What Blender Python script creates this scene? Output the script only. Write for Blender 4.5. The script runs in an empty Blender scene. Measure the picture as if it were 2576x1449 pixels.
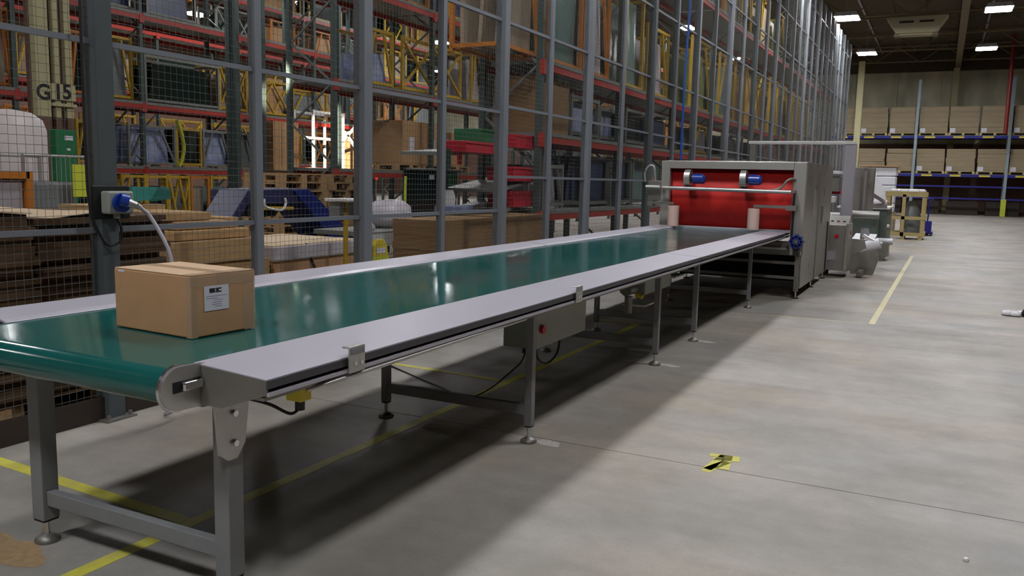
import bpy, math, random
from mathutils import Vector, Matrix
random.seed(7)
PI = math.pi
S = bpy.context.scene
COL = S.collection
# ------------------------------------------------------------------ camera
F_PX, CX, CY, HC = 2116.0, 1288.0, 724.5, 1.60
dn = Vector((900-CX, 17000-CY, F_PX)).normalized()
vp = Vector((2370-CX, 475-CY, F_PX)).normalized()
UPC = -dn
YC = (vp-UPC*vp.dot(UPC)).normalized()
XC = YC.cross(UPC)
def ray(px, py):
    d = Vector((px-CX, py-CY, F_PX)); return Vector((XC.dot(d), YC.dot(d), UPC.dot(d)))
def onz(px, py, z):
    d = ray(px, py); t = (z-HC)/d.z; return Vector((d.x*t, d.y*t, z))
def onx(px, py, x):
    d = ray(px, py); t = x/d.x; return Vector((x, d.y*t, HC+d.z*t))
def ony(px, py, y):
    d = ray(px, py); t = y/d.y; return Vector((d.x*t, y, HC+d.z*t))
camd = bpy.data.cameras.new('camera'); cam = bpy.data.objects.new('camera', camd); COL.objects.link(cam)
camd.sensor_width = 36.0; camd.lens = 36.0*F_PX/2576.0; camd.clip_end = 300
cx_ = Vector((XC[0], YC[0], UPC[0])); cy_ = -Vector((XC[1], YC[1], UPC[1])); cz_ = -Vector((XC[2], YC[2], UPC[2]))
cam.matrix_world = Matrix(((cx_[0], cy_[0], cz_[0], 0), (cx_[1], cy_[1], cz_[1], 0), (cx_[2], cy_[2], cz_[2], HC), (0, 0, 0, 1)))
S.camera = cam
# ------------------------------------------------------------------ world, exposure, light levels
W = bpy.data.worlds.new('world'); S.world = W; W.use_nodes = True
W.node_tree.nodes['Background'].inputs[0].default_value = (0.5, 0.5, 0.52, 1)
W.node_tree.nodes['Background'].inputs[1].default_value = 0.004
S.view_settings.view_transform = 'Standard'; S.view_settings.look = 'None'
S.view_settings.gamma = 1.0; S.view_settings.use_curve_mapping = False
S.view_settings.exposure = 0.0
LAMP = 92.0            # radiance of the high bay diffusers
LAMPX = [1.5, -4.35, -11.4, -18.5, -25.5, -32.3, -39.2]
LAMPY = [-3.0, 8.0, 19.0, 30.0, 41.0, 52.0]
LAMPZ = 9.0
S.cycles.max_bounces = 5; S.cycles.diffuse_bounces = 2; S.cycles.glossy_bounces = 3
S.cycles.transmission_bounces = 3; S.cycles.transparent_max_bounces = 8
S.cycles.sample_clamp_indirect = 4.0
S.cycles.caustics_reflective = False; S.cycles.caustics_refractive = False
def sun_spot(name, loc, target, power, size, rad, col):
    l = bpy.data.lights.new(name, 'SPOT'); l.energy = power; l.spot_size = size; l.spot_blend = 0.5
    l.shadow_soft_size = rad; l.color = col
    o = bpy.data.objects.new(name, l); COL.objects.link(o); o.location = loc
    o.rotation_euler = (Vector(target)-Vector(loc)).to_track_quat('-Z', 'Y').to_euler()
    return o
# added spot standing in for sunlight on one stillage and its plywood
sun_spot('sun_patch_spot', (-9.3, 8.0, 4.3), onx(858, 385, -16.2), 42000, 0.165, 0.05, (1, .82, .66))

# ------------------------------------------------------------------ materials
MATS = {}
def mat(name, col, rough=.5, metal=0.0, spec=.5, noise=0.0, nscale=8.0, bump=0.0, bscale=60.0, emit=None, stretch=None,
        alpha=None, col2=None, coords='Object', coat=0.0, rvar=0.0):
    if name in MATS: return MATS[name]
    m = bpy.data.materials.new(name); m.use_nodes = True; nt = m.node_tree; N = nt.nodes; L = nt.links
    b = N['Principled BSDF']
    b.inputs['Base Color'].default_value = (*col, 1); b.inputs['Roughness'].default_value = rough
    b.inputs['Metallic'].default_value = metal; b.inputs['Specular IOR Level'].default_value = spec
    b.inputs['Coat Weight'].default_value = coat
    if noise or bump or rvar:
        tc = N.new('ShaderNodeTexCoord'); src = tc.outputs[coords]
        mp = N.new('ShaderNodeMapping'); L.new(src, mp.inputs[0])
        if stretch: mp.inputs['Scale'].default_value = stretch
        src = mp.outputs[0]
    if noise:
        n = N.new('ShaderNodeTexNoise'); n.inputs['Scale'].default_value = nscale; n.inputs['Detail'].default_value = 5
        n.inputs['Roughness'].default_value = .6
        L.new(src, n.inputs['Vector'])
        r = N.new('ShaderNodeMapRange'); r.inputs[1].default_value = .3; r.inputs[2].default_value = .7
        L.new(n.outputs[0], r.inputs[0])
        mx = N.new('ShaderNodeMix'); mx.data_type = 'RGBA'
        c2 = col2 if col2 else tuple(c*(1-noise) for c in col)
        mx.inputs[6].default_value = (*c2, 1); mx.inputs[7].default_value = (*col, 1)
        L.new(r.outputs[0], mx.inputs[0]); L.new(mx.outputs[2], b.inputs['Base Color'])
        if rvar:
            rr = N.new('ShaderNodeMapRange'); rr.inputs[3].default_value = rough-rvar; rr.inputs[4].default_value = rough+rvar
            L.new(r.outputs[0], rr.inputs[0]); L.new(rr.outputs[0], b.inputs['Roughness'])
    if bump:
        n2 = N.new('ShaderNodeTexNoise'); n2.inputs['Scale'].default_value = bscale; n2.inputs['Detail'].default_value = 3
        L.new(src, n2.inputs['Vector'])
        bp = N.new('ShaderNodeBump'); bp.inputs['Strength'].default_value = bump; bp.inputs['Distance'].default_value = .01
        L.new(n2.outputs[0], bp.inputs['Height']); L.new(bp.outputs[0], b.inputs['Normal'])
    if emit:
        b.inputs['Emission Color'].default_value = (*emit[0], 1); b.inputs['Emission Strength'].default_value = emit[1]
    if alpha is not None:
        b.inputs['Alpha'].default_value = alpha
    MATS[name] = m
    return m
def s2l(r, g, b):
    f = lambda c: (c/255/12.92) if c/255 <= .04045 else ((c/255+.055)/1.055)**2.4
    return (f(r), f(g), f(b))
M = dict(
 post=mat('painted_post', s2l(128, 134, 142), .45, 0, noise=.12, nscale=3),
 post_green_shade=mat('green_post_shaded', s2l(84, 92, 94), .5, 0, noise=.15, nscale=3),  # dark green paint; on the first post it stands for missing lamp light
 wire=mat('wire', s2l(112, 114, 112), .5, .25),
 kick=mat('kick_board', s2l(58, 48, 40), .8, noise=.4, nscale=5),
 belt=mat('belt', s2l(22, 90, 86), .12, 0, .6, noise=.12, nscale=3.0, bump=.01, bscale=12, rvar=.04),
 rail=mat('rail_aluminium', s2l(178, 175, 185), .38, .1, noise=.05, nscale=2),
 rail_dark=mat('rail_groove', s2l(70, 70, 74), .5, .2),
 leg=mat('leg_grey', s2l(132, 134, 136), .5, .1, noise=.12, nscale=6),
 steel=mat('stainless', s2l(190, 189, 186), .40, .8),
 steel_side=mat('stainless_brushed', s2l(180, 180, 176), .34, .65, noise=.3, nscale=2.4, rvar=.1, stretch=(1, 1, .45), col2=s2l(150, 146, 136)),
 steel_dull=mat('steel_dull', s2l(140, 138, 132), .45, .6, noise=.2, nscale=4),
 steel_frame=mat('steel_frame', s2l(168, 166, 160), .42, .35, noise=.12, nscale=3),
 chrome=mat('chrome', s2l(225, 225, 228), .2, 1),
 black=mat('black_plastic', s2l(22, 22, 24), .5),
 rubber=mat('rubber', s2l(30, 30, 30), .8),
 red=mat('red_curtain', s2l(218, 44, 32), .6, 0, noise=.25, nscale=2.5, col2=s2l(196, 26, 24), bump=.05, bscale=8),
 blue=mat('blue_motor', s2l(24, 58, 150), .3, 0, coat=.3),
 blue_mc=mat('blue_machine', s2l(26, 44, 120), .45, noise=.3, nscale=4),
 blue_dk=mat('blue_dark', s2l(44, 46, 84), .45, noise=.25, nscale=4),
 roller=mat('roller_cream', s2l(222, 190, 178), .5, noise=.08, nscale=6),
 card=mat('cardboard', s2l(192, 150, 108), .75, noise=.10, nscale=9, bump=.05, bscale=40),
 card_top=mat('cardboard_top', s2l(203, 172, 138), .6, noise=.06, nscale=6),
 tape=mat('packing_tape', s2l(214, 184, 150), .22, 0, .6, alpha=.35),
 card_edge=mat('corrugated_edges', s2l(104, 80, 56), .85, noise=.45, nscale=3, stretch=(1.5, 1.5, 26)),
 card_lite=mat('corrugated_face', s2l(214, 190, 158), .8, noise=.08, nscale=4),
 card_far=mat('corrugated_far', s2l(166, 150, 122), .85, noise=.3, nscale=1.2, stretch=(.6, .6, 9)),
 label=mat('paper_label', s2l(216, 214, 224), .6), ink=mat('ink', s2l(28, 28, 34), .7), ink2=mat('ink_grey', s2l(140, 140, 156), .7),
 wood=mat('pine', s2l(196, 160, 112), .75, noise=.25, nscale=3, stretch=(2, 2, 12)),
 wood_yel=mat('crate_wood', s2l(206, 186, 128), .7, noise=.2, nscale=3),
 board=mat('chipboard_edges', s2l(150, 118, 78), .8, noise=.35, nscale=3, stretch=(1, 1, 20)),
 ply=mat('plywood', s2l(190, 150, 104), .7, noise=.2, nscale=3),
 yellow=mat('stillage_yellow', s2l(196, 158, 34), .5, noise=.2, nscale=5),
 orange=mat('stillage_orange', s2l(200, 122, 36), .5, noise=.2, nscale=5),
 lime=mat('lime', s2l(196, 204, 60), .5),
 tapeY=mat('floor_tape', s2l(222, 216, 78), .55, noise=.3, nscale=9, col2=s2l(190, 184, 96)),
 tapeP=mat('floor_tape_pale', s2l(222, 214, 170), .55, noise=.2, nscale=9),
 redbeam=mat('rack_beam_red', s2l(178, 50, 38), .45, noise=.15, nscale=3),
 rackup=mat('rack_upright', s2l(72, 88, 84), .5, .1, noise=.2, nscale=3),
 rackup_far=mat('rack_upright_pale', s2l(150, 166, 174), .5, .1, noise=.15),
 deck=mat('rack_deck', s2l(128, 130, 124), .55, .2, noise=.15, nscale=4),
 bluebeam=mat('rack_beam_blue', s2l(30, 30, 132), .5),
 glass_dk=mat('dark_glass', s2l(18, 34, 30), .15, 0, .5),
 glass_gn=mat('glass_green', s2l(120, 148, 142), .2, 0, .5, noise=.25, nscale=2),
 film_w=mat('white_film', s2l(196, 190, 196), .35, 0, .6, noise=.25, nscale=6, bump=.6, bscale=14),
 film_b=mat('blue_film', s2l(92, 112, 168), .35, 0, .6, noise=.55, nscale=4, bump=.6, bscale=12, col2=s2l(176, 182, 204)),
 film_dk=mat('dark_blue_film', s2l(52, 66, 104), .4, 0, .6, noise=.4, nscale=4, bump=.5, bscale=12),
 film_gy=mat('grey_film', s2l(130, 136, 138), .35, 0, .6, noise=.3, nscale=5, bump=.5, bscale=12),
 film_yg=mat('yellowgreen_film', s2l(142, 150, 70), .4, 0, .6, noise=.3, nscale=5),
 beige=mat('beige_sheet', s2l(160, 144, 122), .7, noise=.2, nscale=2),
 green=mat('green_paint', s2l(28, 110, 66), .6), green_dk=mat('green_dark', s2l(34, 62, 48), .7, noise=.3),
 teal=mat('teal_card', s2l(46, 146, 138), .6), teal_dk=mat('teal_card_dark', s2l(20, 106, 98), .6),
 crimson=mat('crimson_bin', s2l(200, 24, 50), .5),
 cream=mat('cream_column', s2l(190, 184, 142), .6, noise=.12, nscale=2),
 brown=mat('brown_paint', s2l(112, 82, 66), .6, noise=.2),
 tank=mat('white_tank', s2l(210, 200, 198), .45, noise=.1, nscale=3),
 cabinet=mat('cabinet_grey', s2l(150, 156, 146), .5, noise=.06),
 white=mat('white_enamel', s2l(225, 225, 222), .4), whitefilm=mat('white_roll', s2l(235, 235, 240), .4, noise=.08),
 bluehose=mat('blue_hose', s2l(40, 96, 190), .4),
 redpipe=mat('red_pipe', s2l(120, 22, 24), .5),
 roof=mat('roof_deck', s2l(84, 72, 52), .85, noise=.3, nscale=1.0),
 steelbeam=mat('roof_steel', s2l(122, 108, 82), .7, noise=.2, nscale=2),
 heater=mat('heater_cream', s2l(160, 152, 122), .6, noise=.1),
 lamp_body=mat('lamp_body', s2l(170, 170, 172), .5, .2),
 lamp=mat('lamp_diffuser', (1, 1, 1), .5, emit=((.97, .97, 1.0), LAMP)),
 greenmc=mat('greygreen_cabinet', s2l(108, 120, 112), .5, .3, noise=.15),
 mopyel=mat('yellow_plastic', s2l(214, 194, 52), .45), sand=mat('sawdust', s2l(176, 150, 112), .95, noise=.3, nscale=30),
 dust=mat('white_dust', s2l(205, 200, 190), .95, noise=.3, nscale=30),
)
def make_floor_mat():
    m = bpy.data.materials.new('concrete_floor'); m.use_nodes = True; N = m.node_tree.nodes; L = m.node_tree.links
    b = N['Principled BSDF']; g = N.new('ShaderNodeNewGeometry'); pos = g.outputs['Position']
    def noise(sc, det, stretch=(1, 1, 1), rot=0, rough=.6):
        mp = N.new('ShaderNodeMapping'); mp.inputs['Scale'].default_value = stretch; mp.inputs['Rotation'].default_value = (0, 0, rot)
        L.new(pos, mp.inputs[0]); n = N.new('ShaderNodeTexNoise'); n.inputs['Scale'].default_value = sc; n.inputs['Detail'].default_value = det
        n.inputs['Roughness'].default_value = rough
        L.new(mp.outputs[0], n.inputs['Vector']); return n.outputs[0]
    def rng(v, a, b_, c, d):
        r = N.new('ShaderNodeMapRange'); L.new(v, r.inputs[0])
        for i, x in zip((1, 2, 3, 4), (a, b_, c, d)): r.inputs[i].default_value = x
        return r.outputs[0]
    def mul(a, b_):
        x = N.new('ShaderNodeMath'); x.operation = 'MULTIPLY'; L.new(a, x.inputs[0]); L.new(b_, x.inputs[1]); return x.outputs[0]
    v = rng(noise(.55, 4), .3, .7, .74, 1.08)
    v = mul(v, rng(noise(.9, 3, (1, .25, 1), .2), .35, .65, .90, 1.05))      # wheel and mop swathes
    v = mul(v, rng(noise(1.3, 3, (.22, 1.6, 1), .06), .35, .65, .86, 1.06))
    v = mul(v, rng(noise(7, 6), .3, .7, .90, 1.06))
    v = mul(v, rng(noise(60, 3), .3, .7, .95, 1.04))
    cr = N.new('ShaderNodeMix'); cr.data_type = 'RGBA'
    cr.inputs[6].default_value = (*s2l(164, 154, 138), 1); cr.inputs[7].default_value = (*s2l(168, 166, 161), 1)
    L.new(rng(noise(.35, 3), .35, .65, 0, 1), cr.inputs[0])
    mm = N.new('ShaderNodeVectorMath'); mm.operation = 'SCALE'; L.new(cr.outputs[2], mm.inputs[0]); L.new(v, mm.inputs['Scale'])
    L.new(mm.outputs[0], b.inputs['Base Color'])
    L.new(rng(noise(1.5, 4), .3, .7, .42, .62), b.inputs['Roughness'])
    bp = N.new('ShaderNodeBump'); bp.inputs['Strength'].default_value = .12; bp.inputs['Distance'].default_value = .01
    L.new(noise(30, 4), bp.inputs['Height']); L.new(bp.outputs[0], b.inputs['Normal'])
    return m
M['floor'] = make_floor_mat()
def make_wall_mat():
    m = bpy.data.materials.new('wall_panel'); m.use_nodes = True; N = m.node_tree.nodes; L = m.node_tree.links
    b = N['Principled BSDF']; g = N.new('ShaderNodeNewGeometry')
    mp = N.new('ShaderNodeMapping'); mp.inputs['Scale'].default_value = (1, 1, .35); L.new(g.outputs['Position'], mp.inputs[0])
    n = N.new('ShaderNodeTexNoise'); n.inputs['Scale'].default_value = .8; n.inputs['Detail'].default_value = 4; L.new(mp.outputs[0], n.inputs['Vector'])
    r = N.new('ShaderNodeMapRange'); r.inputs[1].default_value = .35; r.inputs[2].default_value = .65; L.new(n.outputs[0], r.inputs[0])
    mx = N.new('ShaderNodeMix'); mx.data_type = 'RGBA'; mx.inputs[6].default_value = (*s2l(172, 174, 148), 1); mx.inputs[7].default_value = (*s2l(226, 218, 188), 1)
    L.new(r.outputs[0], mx.inputs[0]); L.new(mx.outputs[2], b.inputs['Base Color']); b.inputs['Roughness'].default_value = .7
    return m
M['wall'] = make_wall_mat()

# ------------------------------------------------------------------ mesh helpers
class MB:
    def __init__(s): s.v = []; s.f = []; s.sm = []
    def add(s, v, f, sm=False):
        o = len(s.v); s.v += [tuple(p) for p in v]; s.f += [tuple(i+o for i in q) for q in f]; s.sm += [sm]*len(f)
    def box(s, x0, x1, y0, y1, z0, z1):
        s.add([(x0,y0,z0),(x1,y0,z0),(x1,y1,z0),(x0,y1,z0),(x0,y0,z1),(x1,y0,z1),(x1,y1,z1),(x0,y1,z1)],
              [(3,2,1,0),(4,5,6,7),(0,1,5,4),(1,2,6,5),(2,3,7,6),(3,0,4,7)]); return s
    def cb(s, c, sx, sy, sz): return s.box(c[0]-sx/2, c[0]+sx/2, c[1]-sy/2, c[1]+sy/2, c[2]-sz/2, c[2]+sz/2)
    def bar(s, a, b, w, h=None, up=(0, 0, 1)):
        h = h or w; a = Vector(a); b = Vector(b); d = (b-a).normalized(); u = Vector(up)
        if abs(d.dot(u)) > .98: u = Vector((1, 0, 0))
        r = d.cross(u).normalized(); u = r.cross(d)
        q = [r*(i*w/2)+u*(j*h/2) for i, j in ((-1,-1),(1,-1),(1,1),(-1,1))]
        s.add([a+p for p in q]+[b+p for p in q], [(0,1,2,3),(7,6,5,4),(0,4,5,1),(1,5,6,2),(2,6,7,3),(3,7,4,0)]); return s
    def cyl(s, a, b, r, n=16, r2=None):
        r2 = r if r2 is None else r2; a = Vector(a); b = Vector(b); d = (b-a).normalized(); u = Vector((0, 0, 1))
        if abs(d.dot(u)) > .98: u = Vector((1, 0, 0))
        x = d.cross(u).normalized(); y = x.cross(d)
        ca = [x*math.cos(2*PI*i/n)+y*math.sin(2*PI*i/n) for i in range(n)]
        A = [a+c*r for c in ca]; B = [b+c*r2 for c in ca]
        s.add(A+B, [(i, i+n, (i+1) % n+n, (i+1) % n) for i in range(n)], True)
        s.add(A, [tuple(range(n))]); s.add(B, [tuple(reversed(range(n)))]); return s
    def lathe(s, c, prof, n=20):
        c = Vector(c); V = []
        for r, z in prof: V += [c+Vector((r*math.cos(2*PI*i/n), r*math.sin(2*PI*i/n), z)) for i in range(n)]
        Fq = [(k*n+i, k*n+(i+1) % n, (k+1)*n+(i+1) % n, (k+1)*n+i) for k in range(len(prof)-1) for i in range(n)]
        s.add(V, Fq, True); s.add(V[-n:], [tuple(range(n))]); return s
    def tube(s, pts, r, n=8):
        pts = [Vector(p) for p in pts]; V = []
        for i, p in enumerate(pts):
            d = (pts[min(i+1, len(pts)-1)]-pts[max(i-1, 0)]).normalized(); u = Vector((.13, .21, .97))
            if abs(d.dot(u)) > .95: u = Vector((1, .1, 0)).normalized()
            x = d.cross(u).normalized(); y = x.cross(d)
            V += [p+x*r*math.cos(2*PI*k/n)+y*r*math.sin(2*PI*k/n) for k in range(n)]
        s.add(V, [(i*n+k, (i+1)*n+k, (i+1)*n+(k+1) % n, i*n+(k+1) % n) for i in range(len(pts)-1) for k in range(n)], True)
        s.add(V[:n], [tuple(range(n))]); s.add(V[-n:], [tuple(reversed(range(n)))]); return s
    def prism(s, poly, axis, a, b):   # polygon in the two other axes, extruded along axis from a to b
        def P(p, t): return {'x': (t, p[0], p[1]), 'y': (p[0], t, p[1]), 'z': (p[0], p[1], t)}[axis]
        n = len(poly); V = [P(p, a) for p in poly]+[P(p, b) for p in poly]
        s.add(V, [tuple(range(n)), tuple(reversed(range(n, 2*n)))]+[(i, i+n, (i+1) % n+n, (i+1) % n) for i in range(n)]); return s
    def mesh(s, name, m):
        me = bpy.data.meshes.new(name); me.from_pydata(s.v, [], s.f); me.materials.append(m)
        for p, k in zip(me.polygons, s.sm): p.use_smooth = k
        import bmesh
        bm = bmesh.new(); bm.from_mesh(me); bmesh.ops.recalc_face_normals(bm, faces=bm.faces); bm.to_mesh(me); bm.free()
        return me
    def build(s, name, m, parent=None, bevel=0.0, seg=2, loc=None):
        o = bpy.data.objects.new(name, s.mesh(name, m)); COL.objects.link(o)
        if parent: o.parent = parent
        if loc: o.location = loc
        if bevel:
            b = o.modifiers.new('bevel', 'BEVEL'); b.width = bevel; b.segments = seg; b.limit_method = 'ANGLE'; b.harden_normals = False
        return o
def rod(pts, sub=8):   # smooth curve through points
    pts = [Vector(p) for p in pts]; out = []
    P = [pts[0]*2-pts[1]]+pts+[pts[-1]*2-pts[-2]]
    for i in range(1, len(P)-2):
        for k in range(sub):
            t = k/sub; a, b, c, d = P[i-1:i+3]
            out.append(.5*((2*b)+(c-a)*t+(2*a-5*b+4*c-d)*t*t+(-a+3*b-3*c+d)*t**3))
    return out+[pts[-1]]
def obj(name, me, parent=None, loc=(0, 0, 0), rz=0):
    o = bpy.data.objects.new(name, me); COL.objects.link(o); o.location = loc; o.rotation_euler.z = rz
    if parent: o.parent = parent
    return o
def tag(o, label, cat, group=None):
    o['label'] = label; o['category'] = cat
    if group: o['group'] = group
    return o
def thing(name, label, cat, loc=(0, 0, 0), rz=0, group=None):
    o = bpy.data.objects.new(name, None); COL.objects.link(o); o.location = loc; o.rotation_euler.z = rz; o.empty_display_size = .2
    return tag(o, label, cat, group)
def struct(name, mb, m, parent=None):
    o = mb.build(name, m, parent); 
    if not parent: o['kind'] = 'structure'
    return o
def copy_tree(o, parent=None):
    c = o.copy(); COL.objects.link(c); c.parent = parent
    for ch in list(o.children): copy_tree(ch, c)
    return c
ORD = ['first', 'second', 'third', 'fourth', 'fifth', 'sixth', 'seventh', 'eighth', 'ninth', 'tenth', 'eleventh', 'twelfth', 'thirteenth', 'fourteenth']

# ------------------------------------------------------------------ setting: floor slabs, walls, ceiling
YB = 64.0; XL = -46.0; XR = 12.0; YF = -9.0; ZC = 10.7
floor = bpy.data.objects.new('floor', MB().box(XL, XR, YF, YB, -.3, -.012).mesh('floor', M['rubber'])); COL.objects.link(floor); floor['kind'] = 'structure'
ys = [YF, -1.4, 4.63, 10.66, 16.7, 22.7, 34.8, 46.8, YB]; xs = [XL, -30, -17, -5.15, 4.2, XR]
for i in range(len(ys)-1):
    for j in range(len(xs)-1):
        g = .004
        MB().box(xs[j]+g, xs[j+1]-g, ys[i]+g, ys[i+1]-g, -.06, 0).build('concrete_slab', M['floor'], floor)
wb = struct('wall_back', MB().box(XL, XR, YB, YB+.3, -.3, ZC+.3), M['wall'])
for k in range(12):
    x = -30+k*2.65+.3
    MB().box(x, x+2.62, YB-.06, YB, 4.6, 9.3).build('wall_panel', M['wall'], wb)
MB().box(XL, XR, YB-.18, YB, 9.35, ZC).build('upper_panel', M['roof'], wb)
MB().box(XL, XR, YB-.12, YB, 0, 4.55).build('lower_panel', M['brown'], wb)
struct('wall_left', MB().box(XL-.3, XL, YF, YB, -.3, ZC+.3), M['brown'])
struct('wall_right', MB().box(XR, XR+.3, YF, YB, -.3, ZC+.3), M['brown'])
struct('wall_front', MB().box(XL, XR, YF-.3, YF, -.3, ZC+.3), M['brown'])
ceil = struct('ceiling', MB().box(XL, XR, YF, YB, ZC, ZC+.3), M['roof'])
rib = MB().box(-.09, .09, 0, YB-YF, -.07, 0).mesh('roof_rib', M['roof'])
for k in range(38): obj('roof_rib', rib, ceil, (-45+k*1.5, YF, ZC))
for x in LAMPX: MB().box(x-.05, x+.05, YF, YB, ZC-.085, ZC-.07).build('lamp_track', M['lamp_body'], ceil)
# roof steelwork: main girders along the aisle, lattice trusses across
gd = MB().box(-.16, .16, YF, YB, 9.42, 9.46).box(-.16, .16, YF, YB, 10.2, 10.24).box(-.03, .03, YF, YB, 9.46, 10.2).mesh('roof_girder', M['steelbeam'])
obj('roof_girder', gd, ceil, (.3, 0, 0)); obj('roof_girder', gd, ceil, (-9.2, 0, 0)); obj('roof_girder', gd, ceil, (-22.5, 0, 0))
def truss_mesh(x0, x1, z0, z1):
    b = MB().box(x0, x1, -.06, .06, z0, z0+.07).box(x0, x1, -.06, .06, z1, z1+.08)
    n = int((x1-x0)/1.3)
    for i in range(n):
        a = x0+(x1-x0)*i/n; c = x0+(x1-x0)*(i+1)/n
        b.bar((a, 0, z0 if i % 2 else z1), (c, 0, z1 if i % 2 else z0), .05)
    return b.mesh('roof_truss', M['steelbeam'])
tm = truss_mesh(-30, 11.5, 9.55, 10.5)
for y in (5.5, 11, 16.5, 22, 27.5, 33, 38.5, 44, 50, 55.5, 60.5): obj('roof_truss', tm, ceil, (0, y, 0))
# building columns at the back wall
for n, x in enumerate((-5.1, .25)):
    c = thing('wall_column', 'cream steel column against the back wall, '+('beside the end of the tall fence' if n == 0 else 'behind the blue rack under the long roof girder'), 'column', (x, YB-1.0 if n else 58.2, 0))
    MB().box(-.18, .18, -.02, .02, 0, 9.42).build('flange', M['cream'], c); MB().box(-.18, .18, .26, .3, 0, 9.42).build('flange', M['cream'], c)
    MB().box(-.015, .015, .02, .26, 0, 9.42).build('web', M['cream'], c)
# high bay lamps
dm = MB().box(-.47, .47, -.62, .62, -.012, 0).mesh('diffuser', M['lamp'])
hm = MB().prism([(-.52, 0), (.52, 0), (.42, .16), (-.42, .16)], 'y', -.68, .68).mesh('lamp_housing', M['lamp_body'])
rm = MB().bar((0, -.5, .16), (0, -.5, 1.613), .012).bar((0, .5, .16), (0, .5, 1.613), .012).mesh('suspension_rod', M['lamp_body'])
for i, x in enumerate(LAMPX):
    for j, y in enumerate(LAMPY):
        if (x < -25 and y < 19) or (-14 < x < -10 and y < 19): continue
        side = {0: 'right of the roof girder', 1: 'above the fence top'}.get(i, ORD[i-2]+' row beyond the fence')
        t = thing('high_bay_lamp', 'white high bay lamp '+side+', '+ORD[j]+' from the camera', 'ceiling lamp', (x, y, LAMPZ), group='high bay ceiling lamps')
        obj('lamp_housing', hm, t); obj('diffuser', dm, t); obj('suspension_rod', rm, t)
# ceiling heater
h = thing('ceiling_heater', 'cream ceiling air unit with two dark slots hanging between the lamps', 'heater', (-1.65, 44.4, 8.65))
MB().prism([(-1.3, .8), (1.3, .8), (.8, .05), (-.8, .05)], 'y', -.5, .5).build('casing', M['heater'], h, .02)
MB().box(-.7, .7, -.35, .35, -.02, .06).build('lower_tray', M['heater'], h)
for x in (-.42, .42): MB().box(x-.3, x+.3, -.515, -.49, .5, .6).build('slot', M['black'], h)
for x in (-.8, .8): MB().box(x-.12, x+.12, -.3, .3, -.06, .08).build('damper', M['steelbeam'], h)
p = ony(2547, 150, 58.0); q = ony(2534, 290, 58.0)
rp = MB().cyl((p.x, 58, 10.6), (p.x, 58, 4.9), .11, 12); o = rp.build('sprinkler_pipe', M['redpipe']); tag(o, 'dark red vertical pipe beside the rightmost rack upright', 'pipe')

# ------------------------------------------------------------------ floor markings
def strip(a, b, w, m, label, nm='floor_tape', cat='floor marking', group=None):
    a = Vector((a[0], a[1], .0008)); b = Vector((b[0], b[1], .0008))
    o = MB().bar(a, b, w, .0016).build(nm, m); return tag(o, label, cat, group)
strip((-2.95, -1.0), (-2.95, 9.0), .075, M['tapeY'], 'long yellow floor tape running beneath the conveyor along its length')
strip((-4.72, 2.72), (-2.99, 2.64), .075, M['tapeY'], 'yellow floor tape from the fence to the line under the near conveyor legs')
strip((-4.72, 5.9), (-2.99, 5.83), .06, M['tapeY'], 'yellow cross tape on the floor behind the second conveyor leg frame')
strip((-4.72, 9.15), (-2.92, 9.05), .05, M['tapeY'], 'faint yellow cross tape on the floor behind the grey control box')
strip((-.615, 10.65), (-.51, 22.2), .07, M['tapeP'], 'pale yellow floor tape on the aisle beside the steel machines')
strip((-1.9, 10.62), (-.66, 10.66), .025, M['tapeP'], 'thin pale cross line ending at the aisle tape corner')
b = MB()
for dx, dy, l, a in ((-.02, 0, .3, 1.45), (.03, .03, .26, 1.7), (.0, -.05, .2, 1.2), (-.02, -.12, .14, 1.3), (.0, .13, .17, .1), (.02, .08, .15, .3)):
    c = Vector((-1.02+dx, 4.74+dy, .001)); d = Vector((math.cos(a), math.sin(a), 0))*l/2; b.bar(c-d, c+d, .055, .0014)
tag(b.build('tape_patch', M['tapeY']), 'crumpled patch of yellow tape alone on the open floor', 'floor marking')
def blob(x, y, r, m, label, name, sx=1.0):
    n = 40; v = []
    for i in range(n):
        a = 2*PI*i/n; rr = r*(1+.2*math.sin(2*a+x*5)+.12*math.sin(5*a+y)+.05*random.uniform(-1, 1)); v.append((x+rr*sx*math.cos(a), y+rr*math.sin(a)))
    o = MB().prism(v, 'z', .0002, .0012).build(name, m); return tag(o, label, 'floor mark')
blob(-3.42, 2.05, .13, M['sand'], 'tan heap of sawdust smear beside the nearest left conveyor foot', 'dust_smear', 1.7)
blob(-2.03, 4.56, .06, M['dust'], 'pale dust ring at the second right conveyor foot', 'dust_ring', 1.3)
blob(-2.02, 7.12, .06, M['dust'], 'pale dust ring at the third right conveyor foot', 'dust_ring', 1.4)
blob(-2.02, 8.42, .06, M['dust'], 'pale dust ring at the fourth right conveyor foot', 'dust_ring', 1.4)
# litter
b = MB()
for k in range(7):
    c = (.86+.05*k*.6+random.uniform(-.03, .03), 12.5+random.uniform(-.1, .1), .03); b.lathe(c, [(.01, -.028), (.07, -.02), (.06, .02), (.015, .03)], 7)
tag(b.build('crumpled_film', M['whitefilm']), 'crumpled white film scrap lying at the right edge of the floor', 'litter')
tag(MB().lathe((1.13, 12.5, 0), [(.09, 0), (.1, .05), (.06, .12), (.05, .2)], 12).build('dark_bag', M['black']), 'dark bundle on the floor at the right picture edge', 'bag')
tag(MB().lathe((.22, 4.01, 0), [(.012, 0), (.014, .006), (.008, .012)], 8).build('paper_scrap', M['whitefilm']), 'tiny white paper scrap on the bare floor low right', 'litter')

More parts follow.
